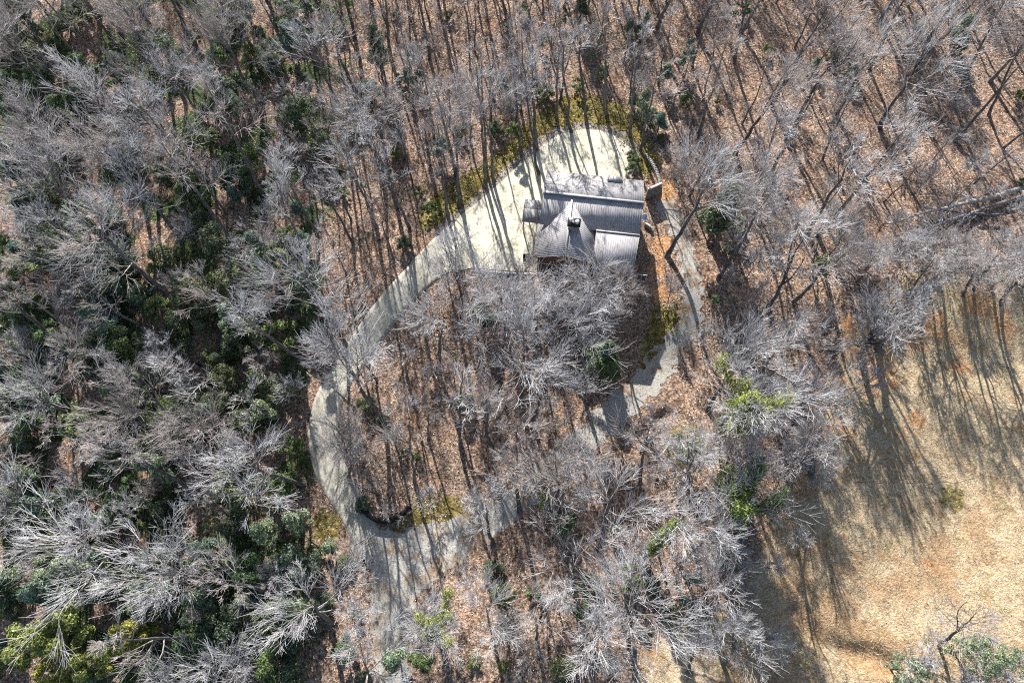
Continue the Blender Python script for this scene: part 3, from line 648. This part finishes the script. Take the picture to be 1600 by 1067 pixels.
BL = [('pale', 335, 130, 26), ('bright', 165, 8, 16), ('pale', 690, 230, 20), ('pale', 655, 120, 12), ('pale', 640, 95, 10), ('dark', 718, 205, 12), ('dark', 500, 222, 26), ('dark', 425, 100, 20), ('dark', 450, 190, 22),
      ('dark', 575, 140, 20), ('hemlock', 592, 85, 24), ('dark', 620, 240, 11), ('dark', 772, 200, 15), ('bright', 800, 213, 14), ('pale', 790, 135, 12), ('pale', 765, 118, 9), ('dark', 555, 170, 14), ('pale', 635, 118, 12),
      ('hemlock', 908, 10, 20), ('dark', 925, 42, 14), ('dark', 817, 14, 10), ('pale', 848, 58, 10), ('pale', 985, 40, 14), ('pale', 1075, 82, 18), ('pale', 1040, 118, 18), ('bright', 1160, 15, 15), ('bright', 941, 114, 12),
      ('bright', 906, 130, 12), ('pale', 927, 86, 9), ('dark', 850, 147, 16), ('pale', 835, 104, 10), ('pale', 1006, 165, 18), ('pale', 1032, 190, 18), ('dark', 1018, 185, 16), ('pale', 990, 155, 12), ('bright', 1122, 157, 7),
      ('dark', 988, 262, 10), ('dark', 992, 250, 8), ('dark', 986, 242, 7), ('pale', 1508, 40, 22), ('dark', 1500, 66, 16), ('dark', 1306, 86, 12), ('dark', 1332, 116, 12), ('pale', 1278, 96, 12), ('pale', 1302, 192, 8),
      ('bright', 1598, 148, 10), ('bright', 1278, 418, 17), ('bright', 1596, 288, 9), ('hemlock', 1130, 330, 34), ('bright', 1122, 350, 16), ('bright', 1156, 352, 14), ('pale', 1112, 345, 16), ('bright', 1140, 386, 9), ('bright', 1118, 467, 7),
      ('dark', 940, 560, 30), ('hemlock', 948, 548, 26), ('dark', 925, 545, 18), ('dark', 955, 578, 15), ('dark', 902, 520, 14), ('dark', 750, 490, 18), ('dark', 765, 500, 14), ('bright', 536, 300, 9), ('bright', 655, 298, 9), ('bright', 673, 325, 11),
      ('dark', 630, 380, 12), ('bright', 488, 490, 7), ('bright', 425, 492, 6), ('dark', 430, 612, 24), ('bright', 405, 600, 20), ('bright', 456, 700, 18), ('dark', 440, 760, 22), ('bright', 428, 790, 14), ('dark', 572, 632, 14),
      ('dark', 598, 655, 9), ('dark', 725, 630, 14), ('bright', 628, 708, 6), ('bright', 651, 713, 6), ('dark', 566, 789, 11), ('bright', 860, 785, 16), ('dark', 855, 758, 12), ('dark', 880, 815, 18), ('bright', 962, 830, 8),
      ('bright', 1080, 708, 18), ('bright', 1062, 685, 7), ('dark', 1130, 660, 13), ('dark', 975, 675, 8), ('dark', 770, 890, 14), ('dark', 787, 928, 16), ('bright', 835, 925, 10), ('dark', 922, 915, 15), ('bright', 912, 955, 13),
      ('bright', 985, 905, 16), ('dark', 882, 1045, 16), ('bright', 660, 1028, 16), ('pale', 616, 1030, 22), ('pale', 516, 855, 16), ('yellow', 785, 1042, 8), ('bright', 740, 1035, 8), ('pine', 1530, 1022, 26), ('pine', 1425, 1050, 20), ('pine', 1590, 1035, 18),
      ('yellow', 110, 985, 30), ('yellow', 45, 1008, 26), ('yellow', 205, 1000, 22), ('yellow', 160, 1035, 22), ('yellow', 90, 1045, 24), ('bright', 240, 1040, 16), ('dark', 1150, 790, 16), ('bright', 1160, 745, 10),
      ('dark', 100, 40, 20), ('dark', 75, 70, 14), ('dark', 105, 210, 16), ('hemlock', 15, 240, 22), ('dark', 110, 245, 14), ('dark', 160, 220, 18), ('dark', 390, 245, 18), ('pale', 60, 175, 16), ('hemlock', 425, 100, 18),
      ('dark', 220, 465, 20), ('dark', 245, 480, 20), ('dark', 275, 500, 16), ('bright', 220, 450, 12), ('pale', 50, 620, 30), ('dark', 165, 655, 18), ('hemlock', 370, 780, 24), ('dark', 180, 730, 20), ('dark', 350, 760, 22), ('dark', 175, 560, 18), ('dark', 145, 550, 20), ('dark', 350, 590, 20), ('dark', 380, 660, 18)]
for b in BL: put_bush(*b)
made = 0; tries = 0
while made < 240 and tries < 15000:
    tries += 1
    if tries % 5: px, py = random.uniform(-5, 480), random.uniform(0, 1067)
    else: px, py = random.uniform(380, 1250), random.choice([random.uniform(860, 1067), random.uniform(0, 240)])
    if px < 480 and py < 420 and 200 < px < 330 and random.random() < .8: continue
    dens = wav(np.array(px), np.array(py), 150, 21)
    if px < 480 and dens < -.25: continue
    if px > 480 and random.random() < .5: continue
    if 640 < px < 1020 and 90 < py: continue
    b = G(px, py)
    if not free(b[0], b[1], 1.2): continue
    r0 = random.uniform(11, 31) if px < 480 else random.uniform(7, 15)
    if any((b[0] - a) ** 2 + (b[1] - c) ** 2 < (.6 * (r0 * .0875 + q)) ** 2 for a, c, q in bushes): continue
    u = random.random(); put_bush('dark' if u < .50 else 'bright' if u < .64 else 'hemlock' if u < .70 else 'pale', px, py, r0 if u < .70 else r0 * .9); made += 1
print('bushes', len(bushes))

# ------------------------------------------------------------------ ground cover (nobody could count it)
def scatter(name, n, box, accept, size, mat, lift, label, cat, seed, tilt=.5, aspect=.6, aniso=None):
    r = np.random.default_rng(seed); out = []
    x = r.uniform(box[0], box[1], n); y = r.uniform(box[2], box[3], n); k = accept(x, y, r); x, y = x[k], y[k]; n = len(x)
    z = gz(x, y) + lift * r.uniform(.3, 1, n)
    nn = np.stack([r.normal(0, tilt, n), r.normal(0, tilt, n), np.ones(n)], -1); nn /= np.linalg.norm(nn, axis=1, keepdims=True)
    if aniso is None: dv = r.normal(0, 1, (n, 3))
    else:
        ang = aniso(x, y) + r.normal(0, .8, n); dv = np.stack([-np.sin(ang), np.cos(ang), 0 * ang], -1)
    a = np.cross(nn, dv); a /= np.linalg.norm(a, axis=1, keepdims=True); b = np.cross(nn, a)
    s = (size * r.uniform(.5, 1.5, n))[:, None]; p = np.stack([x, y, z], -1)
    V = np.stack([p - a * s, p - b * s * aspect, p + a * s, p + b * s * aspect], 1).reshape(-1, 3)
    o = link(name, mk(name, V, np.arange(n * 4).reshape(-1, 4)), mat); return tag(o, label, cat, kind='stuff')
def clearance(x, y): return np.maximum(np.maximum(road_d(x, y), ribbon_dist(*DL, x, y)), sdist(PAD, x, y))
def acc_leaf(x, y, r):
    c = clearance(x, y); f = np.maximum(sdist(FIELD, x, y), sdist(FIELD2, x, y))
    return (r.random(len(x)) < np.where(c > 0, np.where(road_d(x, y) > 0, .30, np.where(c < .6, .35, .06)), 1)) & (r.random(len(x)) < np.where(f > 0, .06, 1)) & (wav(x, y, 5, 31) > -.55 + r.normal(0, .3, len(x)))
BOX = (-88, 90, -10, 100)
scatter('leaf_litter', 330000, BOX, acc_leaf, .085, M_DEADLEAF, .10, 'fallen brown leaves covering the forest floor', 'leaves', 41)
scatter('dry_grass', 190000, (20, 90, -10, 62), lambda x, y, r: (np.maximum(sdist(FIELD, x, y), sdist(FIELD2, x, y)) > r.uniform(-1.5, .5, len(x))) & (wav(x, y, 3.5, 71) > -.7 + r.normal(0, .5, len(x))), .19, M_STRAW, .10, 'flattened pale straw grass of the open field', 'grass', 42, .35, .07,
        aniso=lambda x, y: .35 + .9 * wav(x, y, 22, 55))
scatter('moss_clumps', 30000, (-25, 32, 35, 85), lambda x, y, r: (np.maximum(sdist(MOSS, x, y), sdist(EYELL, x, y)) > -.4) & (wav(x, y, 2.2, 61) > -.3), .15, M_LYELL, .45, 'yellow green moss and low growth on the bank above the pad', 'moss', 43, .7)
scatter('ground_ivy', 60000, (-75, -18, -8, 40), lambda x, y, r: (sdist(GREEN, x, y) > r.uniform(-6, 1, len(x))) & (wav(x, y, 4, 62) > -.1), .15, M_LBRIGHT, .5, 'green ivy and low bushes covering the lower left ground', 'ground cover', 44, .6)

exec_house = True
# ------------------------------------------------------------------ house
M_ROOF = None
def mat_roof():
    n = N('roof_metal', .68, .25); a = n.noise(1.2, 5, .7); b = n.noise(9, 3, .6, stretch=(1, .12, 1))
    o = n.ramp(a, [(.3, (.30, .29, .295)), (.7, (.42, .405, .41))]); o = n.mix(n.sstep(b, .5, .75), o, n.mix(1.0, o, (.72, .72, .74), 'MULTIPLY')); st = n.noise(.5, 6, .75); o = n.mix(n.sstep(st, .52, .68), o, n.mix(1.0, o, (.70, .66, .62), 'MULTIPLY')); n.col(o); return n.m
M_ROOF = mat_roof(); M_TRIM = mat_flat('pale_trim', (.50, .485, .465)); M_WALL = mat_simple('timber_siding', [(.3, (.07, .045, .03)), (.7, (.19, .12, .08))], 1.5, 4, .8, .2, stretch=(1, 1, 12))
M_STONE = mat_simple('stone', [(.3, (.10, .095, .09)), (.5, (.24, .23, .21)), (.7, (.40, .38, .35))], 3, 5, .9, .8, bd=.12)
M_GLASS = N('window_glass', .08, .6); M_GLASS.col((.025, .04, .06)); M_GLASS = M_GLASS.m
M_DARK = mat_flat('black_metal', (.012, .012, .014), .45); M_WOOD = mat_simple('deck_wood', [(.3, (.28, .16, .09)), (.7, (.50, .32, .19))], 2, 4, .8, .2, stretch=(1, 8, 1))
M_BLUE = mat_flat('blue_tarp', (.05, .09, .15), .5); M_WHITE = mat_flat('white_paint', (.8, .8, .78), .5)
Lr = P(849, 300, 8.0); Rr = P(1006, 317, 8.0); u = (Rr - Lr)[:2]; WID = float(np.linalg.norm(u)); u /= WID; rzH = math.atan2(u[1], u[0])
hs = tag(empty('house', (Lr[0], Lr[1], 0), (0, 0, rzH)), 'large timber house with grey-brown ribbed metal roofs beside the concrete pad', 'house')
def part(name, g, mat, parent=None, sm=False): return link(name, g.mesh(name, sm), mat, parent or hs)
def roof_plane(g, a, b, c, d, th=.14, rib=.30, along=True):
    """quad a-b (upper edge) d-c (lower edge); ribs run from upper to lower edge"""
    a, b, c, d = [np.array(v, float) for v in (a, b, c, d)]; nrm = np.cross(b - a, d - a); nrm /= np.linalg.norm(nrm)
    if nrm[2] < 0: nrm = -nrm
    q = [d, c, b, a]
    if np.cross(c - d, b - c)[2] < 0: q = q[::-1]
    q = np.array(q); g.hexa(q - nrm * th, q)
    L = max(np.linalg.norm(b - a), np.linalg.norm(c - d)); n = int(L / rib)
    for i in range(n + 1):
        t = (i + .02) / (n + .04); p0 = a + (b - a) * t; p1 = d + (c - d) * t; e = (p1 - p0); e /= np.linalg.norm(e); s = np.cross(nrm, e) * .02
        if np.linalg.norm(p1 - p0) < .3: continue
        lo = np.array([p0 - s, p1 - s, p1 + s, p0 + s]) + nrm * .003
        if np.cross(lo[1] - lo[0], lo[2] - lo[1])[2] < 0: lo = lo[::-1]
        g.hexa(lo, lo + nrm * .014)
ZR, ZT, ZB, ZS = 8.0, 5.6, 6.2, 5.0; DT, DB, DS = 5.2, 3.9, 8.9; W = WID
XS = 7.6                                 # shed starts here
# walls: main body, shed bay and wing, down to the lower terrace
g = Geo()
for c, s in [((W / 2, 1.0, 1.2), (W - .8, 7.0, 9.0)), (((XS + W) / 2, -5.4, .6), (W - XS - .8, 5.8, 8.4)), ((3.9, -5.4, .7), (7.2, 6.0, 8.0))]: g.box(c, s)
# gable triangles
for xg in (.42, W - .42):
    lo = np.array([[xg - .05, -2.5, 5.6], [xg + .05, -2.5, 5.6], [xg + .05, 4.5, 5.6], [xg - .05, 4.5, 5.6]])
    hi = np.array([[xg - .05, -.1, 7.7], [xg + .05, -.1, 7.7], [xg + .05, .1, 7.7], [xg - .05, .1, 7.7]]); g.hexa(lo, hi)
wall = part('wall', g, M_WALL)
g = Geo(); roof_plane(g, (0, 0, ZR), (W, 0, ZR), (W, DT, ZT), (0, DT, ZT)); roof_plane(g, (0, 0, ZR), (W, 0, ZR), (W, -DB, ZB), (0, -DB, ZB)); mr = part('roof', g, M_ROOF)
g = Geo(); g.box((W / 2, 0, ZR + .04), (W + .05, .32, .07)); part('ridge_cap', g, M_TRIM, mr)
g = Geo(); roof_plane(g, (XS, -DB - .0, ZB + .012), (W, -DB, ZB + .012), (W - .35, -DS, ZS), (XS, -DS, ZS)); o = part('porch_roof', g, M_ROOF)
g = Geo(); g.box(((XS + W) / 2, -DB, ZB + .06), (W - XS, .16, .06)); part('flashing', g, M_TRIM, o)
# cross wing with its ridge towards the camera
WX, WH, WZ, WE = 3.9, 4.2, 7.7, 5.3; WB = -9.0
g = Geo(); roof_plane(g, (WX, -.6, WZ), (WX, WB, WZ), (WX - WH, WB + .5, WE), (WX - WH, -3.4, WE), rib=.33); roof_plane(g, (WX, -.6, WZ), (WX, WB, WZ), (WX + WH, WB + .5, WE), (WX + WH, -2.6, WE), rib=.33); wr = part('wing_roof', g, M_ROOF)
g = Geo(); g.box((WX, (WB - .6) / 2, WZ + .04), (.26, -WB - .6, .07)); part('ridge_cap', g, M_TRIM, wr)
g = Geo(); lo = np.array([[WX - 3.6, -8.4, 4.7], [WX + 3.6, -8.4, 4.7], [WX + 3.6, -8.3, 4.7], [WX - 3.6, -8.3, 4.7]]); hi = lo.copy(); hi[:, 0] = WX + np.array([-.15, .15, .15, -.15]); hi[:, 2] = 7.45; g.hexa(lo, hi); part('gable_wall', g, M_WALL)
# entry roof at upper left
g = Geo(); roof_plane(g, (-2.6, -.2, 3.9), (.4, -.2, 3.9), (.4, 1.7, 3.3), (-2.6, 1.7, 3.3)); roof_plane(g, (-2.6, -.2, 3.9), (.4, -.2, 3.9), (.4, -2.0, 3.3), (-2.6, -2.0, 3.3)); part('entry_roof', g, M_ROOF)
g = Geo()
for x in (-2.4, .2):
    for y in (-1.8, 1.5): g.box((x, y, 1.7), (.16, .16, 3.2))
part('entry_post', g, M_WOOD)
# chimney
g = Geo(); g.box((4.55, -4.6, 7.1), (1.4, 1.0, 3.0)); ch = part('chimney', g, M_STONE)
g = Geo(); g.box((4.55, -4.6, 8.64), (1.7, 1.3, .08)); part('chimney_cap', g, M_DARK, ch)
for dx, dy in ((-.42, .12), (.38, -.1)):
    g = Geo(); a = np.linspace(0, 1, 6); tube1(g, [(4.55 + dx, -4.6 + dy, 8.68), (4.55 + dx, -4.6 + dy, 9.10), (4.55 + dx, -4.6 + dy, 9.12), (4.55 + dx, -4.6 + dy, 9.26), (4.55 + dx, -4.6 + dy, 9.30)], [.16, .16, .27, .25, .02], 14); part('flue_cap', g, M_WHITE, ch, True)
g = Geo(); g.box((9.4, 4.5, 6.1), (2.0, .8, .5)); part('ridge_vent', g, M_ROOF, mr)
# windows and doors on the downhill side, on two storeys
def window(x, y, z, w_, h_, nx_=1, face=-1):
    f = Geo(); t = .09
    for cx, cz, sx, sz in ((x, z + h_ / 2, w_ + 2 * t, t), (x, z - h_ / 2, w_ + 2 * t, t), (x - w_ / 2, z, t, h_), (x + w_ / 2, z, t, h_)): f.box((cx, y, cz), (sx, .12, sz))
    for k in range(1, nx_ + 1): f.box((x - w_ / 2 + w_ * k / (nx_ + 1), y, z), (.05, .10, h_))
    o = part('window', f, M_TRIM); p = Geo(); p.box((x, y + .012, z), (w_, .05, h_)); part('pane', p, M_GLASS, o); return o
ys = -8.36
for x in (8.8, 10.7, 12.6, 14.4): window(x, ys, 2.9, 1.2, 1.5)
for x in (9.2, 11.6, 13.9): window(x, ys, -.9, 1.5, 1.7)
for x in (1.6, 3.9, 6.2): window(x, -8.47, 2.9, 1.5, 2.1, 1)
for x in (2.2, 5.4): window(x, -8.47, -.9, 1.8, 2.1, 1)
# deck off the wing
g = Geo()
for k in range(14): g.box((3.9, -8.75 - .2 * k, .9), (7.4, .17, .05))
g.box((3.9, -10.1, .75), (7.3, .12, .22)); dk = part('deck', g, M_WOOD)
for x in (.4, 3.9, 7.4):
    g = Geo(); g.box((x, -11.4, -1.0), (.18, .18, 5.2)); part('deck_post', g, M_WOOD, dk)
g = Geo(); g.box((3.9, -11.45, 1.95), (7.4, .1, .08)); g.box((3.9, -11.45, 1.15), (7.4, .06, .06))
for k in range(30): g.box((.3 + k * .25, -11.45, 1.55), (.04, .04, .8))
part('railing', g, M_TRIM, dk)
g = Geo()
for k in range(9): g.box((-.35, -8.3 - .3 * k, .85 - .3 * k), (1.1, .32, .06))
for x in (-.95, .25): g.hexa(np.array([[x - .04, -8.1, .65], [x - .04, -10.9, -2.1], [x + .04, -10.9, -2.1], [x + .04, -8.1, .65]])[::-1], np.array([[x - .04, -8.1, .9], [x - .04, -10.9, -1.85], [x + .04, -10.9, -1.85], [x + .04, -8.1, .9]])[::-1])
part('stairs', g, M_WOOD)

def local(x, y): return Lr[0] + u[0] * x - u[1] * y, Lr[1] + u[1] * x + u[0] * y
# curved awning strip under the wing gable, small things around the house
hx, hy = local(W + .55, -.55)
dish = tag(empty('satellite_dish', (hx, hy, 5.4)), 'round pale blue satellite dish on the right wall of the house', 'dish')
g = Geo(); k = np.linspace(0, 1, 6); ax = np.array([.25, -.35, .9]); ax /= np.linalg.norm(ax)
tube1(g, [ax * (.12 * t * t) for t in k], .42 * k + .01, 18); link('reflector', g.mesh('reflector', True), mat_flat('dish_paint', (.55, .66, .74), .4), dish)
g = Geo(); tube1(g, [(-.9, 0, -.5), (-.3, 0, -.35), (0, 0, 0)], .03, 6); link('bracket', g.mesh('bracket'), M_DARK, dish)
g = Geo(); tube1(g, [(0, -.35, .05), (.1, -.2, .5)], .02, 6); g.box((.1, -.2, .52), (.1, .1, .1)); link('feed_arm', g.mesh('feed_arm'), M_DARK, dish)

def stone_wall(name, pts, th, h, label, mat, base=None, cap=True, seed=3):
    """wall of separate-looking blocks along a pixel line"""
    c = catmull([G(*p) for p in pts], 8); r = np.random.default_rng(seed); tgn = np.gradient(c[:, :2], axis=0); tgn /= np.linalg.norm(tgn, axis=1, keepdims=True); nn = np.stack([-tgn[:, 1], tgn[:, 0]], -1)
    root = empty(name, tuple(c[len(c) // 2])); tag(root, label, 'wall')
    g = Geo(); o = np.array(root.location)
    rows = max(2, int(h / .28))
    for j in range(rows):
        for i in range(len(c) - 1):
            a, b = c[i], c[i + 1]; t = th * (1 - .25 * j / rows) * r.uniform(.92, 1.05); z0 = min(a[2], b[2]) - .3 + (h + .3) * j / rows; z1 = z0 + (h + .3) / rows - .02
            ins = (b - a) * .02
            q = [np.r_[a[:2] + ins[:2] - nn[i] * t / 2, z0], np.r_[b[:2] - ins[:2] - nn[i] * t / 2, z0], np.r_[b[:2] - ins[:2] + nn[i] * t / 2, z0], np.r_[a[:2] + ins[:2] + nn[i] * t / 2, z0]]
            q = np.array(q) - o; q2 = q.copy(); q2[:, 2] = z1 - o[2]; g.hexa(q, q2)
    link('blocks', g.mesh('blocks'), mat, root)
    if cap:
        g = Geo()
        for i in range(len(c) - 1):
            a, b = c[i], c[i + 1]; z0 = min(a[2], b[2]) + h
            q = np.array([np.r_[a[:2] - nn[i] * th * .55, z0], np.r_[b[:2] - nn[i] * th * .55, z0], np.r_[b[:2] + nn[i] * th * .55, z0], np.r_[a[:2] + nn[i] * th * .55, z0]]) - o; q2 = q.copy(); q2[:, 2] += .09; g.hexa(q, q2)
        link('coping', g.mesh('coping'), M_STONE if mat is not M_STONE else M_TRIM, root)
    return root
M_BLK = mat_simple('dark_block', [(.3, (.010, .010, .010)), (.7, (.045, .043, .04))], 4, 4, .95, .6)
stone_wall('retaining_wall', [(568, 797), (580, 808), (596, 814), (614, 812), (632, 803), (641, 792)], .6, 1.3, 'curved black retaining wall at the lower end of the driveway', M_BLK, cap=False)
stone_wall('stone_wall', [(1008, 312), (1018, 308), (1029, 303)], .35, 2.6, 'short pale-topped wall running out from the right side of the house', M_STONE, seed=5)
stone_wall('stone_wall', [(1028, 300), (1029, 285), (1022, 265), (1008, 245)], .5, .7, 'rough stacked stone wall curving up past the right end of the pad', M_STONE, cap=False, seed=6)
stone_wall('garden_edging', [(1007, 352), (1013, 356), (1018, 360)], .3, .7, 'short pale edging wall close beside the lower right house corner', M_TRIM, cap=False, seed=7)
stone_wall('pad_wall', [(741, 424), (780, 428), (812, 430), (838, 430)], .35, .55, 'low concrete wall along the lower edge of the pad', M_TRIM, cap=False, seed=8)

# things on the pad beside the stairs
x, y = P(822, 403, .15)[:2]; fp = tag(empty('fire_pit', (x, y, .12)), 'small square dark fire pit on the cream patio below the left roof', 'fire pit')
g = Geo()
for dx, dy, sx, sy in ((0, .4, .9, .1), (0, -.4, .9, .1), (.4, 0, .1, .7), (-.4, 0, .1, .7)): g.box((dx, dy, .22), (sx, sy, .4))
link('frame', g.mesh('frame'), M_DARK, fp); g = Geo(); g.box((0, 0, .1), (.7, .7, .12)); link('ash_tray', g.mesh('ash_tray'), M_BLK, fp)
x, y = P(845, 426, .4)[:2]; zz = float(gz(x, y)); fz = tag(empty('storage_chest', (x, y, zz)), 'white chest standing below the wooden steps at the pad corner', 'chest')
g = Geo(); g.box((0, 0, .55), (.95, 1.5, 1.1)); link('body', g.mesh('body'), M_WHITE, fz); g = Geo(); g.box((0, 0, 1.14), (1.0, 1.56, .07)); link('lid', g.mesh('lid'), M_WHITE, fz); g = Geo(); g.box((0, -.8, .95), (.3, .05, .05)); link('handle', g.mesh('handle'), M_DARK, fz)
# mailbox
b = G(572, 882); mb = tag(empty('mailbox', tuple(b)), 'black mailbox on a post by the gravel below the driveway end', 'mailbox')
g = Geo(); g.box((0, 0, .65), (.12, .12, 1.3)); g.box((-.02, .15, 1.1), (.1, .6, .1)); link('post', g.mesh('post'), M_DARK, mb)
g = Geo(); a = np.linspace(0, math.pi, 9); pr = [(.14 * math.cos(t), .14 * math.sin(t) + 1.35) for t in a] + [(-.14, 1.18), (.14, 1.18)]
V = [(p[0], yy, p[1]) for yy in (-.15, .5) for p in pr]; n = len(pr); me = bpy.data.meshes.new('box'); me.from_pydata(V, [], [list(range(n))[::-1], list(range(n, 2 * n))] + [[i, (i + 1) % n, n + (i + 1) % n, n + i] for i in range(n)]); me.update()
link('box', me, M_DARK, mb); g = Geo(); g.box((.17, .3, 1.45), (.02, .05, .25)); link('flag', g.mesh('flag'), mat_flat('flag_red', (.3, .03, .02)), mb)

# ------------------------------------------------------------------ fallen trunks and logs
def log(name, a, b, r0, label, mat=M_BARK, za=.5, zb=.7, branches=0, grp=None, twigs=False):
    pa, pb = G(*a), G(*b); pa = pa + [0, 0, za]; pb = pb + [0, 0, zb]; r = np.random.default_rng(int(a[0] + b[1]))
    K = 12; t = np.linspace(0, 1, K)[:, None]; pts = pa * (1 - t) + pb * t; pts += r.normal(0, .08, pts.shape) + np.sin(t * 5 + a[0]) * .25 * np.array([[.3, 1, 0]]) * (1 if r0 > .12 else .3); o = pa.copy()
    root = empty(name, tuple(o)); g = Geo(); rad = r0 * np.linspace(1, .35, K); g.tubes((pts - o)[None], rad[None], 8); link('stem', g.mesh('stem', True), mat, root)
    if branches:
        g = Geo(); c, q = grow((pts - o)[None], rad[None], branches, .35, .98, (.3, .8), lambda t: 4.5 * (1.3 - t), 6, r, up=.25); g.tubes(c, q, 5)
        c2, q2 = grow(c, q, 6, .2, .97, (.4, .8), .5, 4, r, up=.1); g.tubes(c2, np.maximum(q2, .018), 3)
        c3, q3 = grow(c2, q2, 5, .2, .97, (.4, .8), .6, 3, r, up=.1); g.tubes(c3, np.maximum(q3, .015), 3)
        link('crown', g.mesh('crown'), M_TWIG, root)
    tag(root, label, 'fallen tree' if branches else 'log', grp); return root
log('fallen_tree', (1612, 293), (1375, 365), .40, 'long pale fallen trunk, upper of the pair at the right edge', M_LIMB, 1.4, 2.2, 12, 'fallen trunks at the right')
log('fallen_tree', (1608, 308), (1405, 378), .32, 'long fallen trunk just below the longest one at the right edge', M_LIMB, 1.0, 1.8, 10, 'fallen trunks at the right')
log('fallen_tree', (1560, 345), (1430, 330), .18, 'thin fallen trunk crossing under the pair at the right edge', M_BARK, 1.2, 1.0, 6, 'fallen trunks at the right')
log('fallen_tree', (1490, 415), (1365, 495), .20, 'dark fallen limb reaching down onto the top of the straw field', M_BARK, .7, .5, 8)
for a, b, lb in [((235, 938), (270, 922), 'short orange stick just left of the dark trunk foot in lower left'), ((274, 878), (343, 850), 'longer orange pole lying above the bushes in lower left'), ((250, 900), (262, 915), 'short pink broken stick beside the big trunk in lower left'),
                 ((243, 990), (250, 1012), 'small curved orange stick in the lower left greenery'), ((80, 520), (118, 514), 'short yellow log near the left edge middle')]:
    log('fallen_pole', a, b, .09, lb, M_WOOD, .3, .35)
log('fallen_pole', (1335, 752), (1530, 745), .05, 'thin straw-coloured pole lying across the field', M_WOOD, .15, .15)
log('fallen_pole', (1000, 705), (1038, 660), .12, 'dark crooked log above the bare bank hollow', M_BARK, .2, .3)
log('fallen_log', (205, 1045), (232, 1038), .30, 'thick grey log near the lower left corner', M_LIMB, .5, .5)

finish_labels()
print('objects', len(bpy.data.objects))
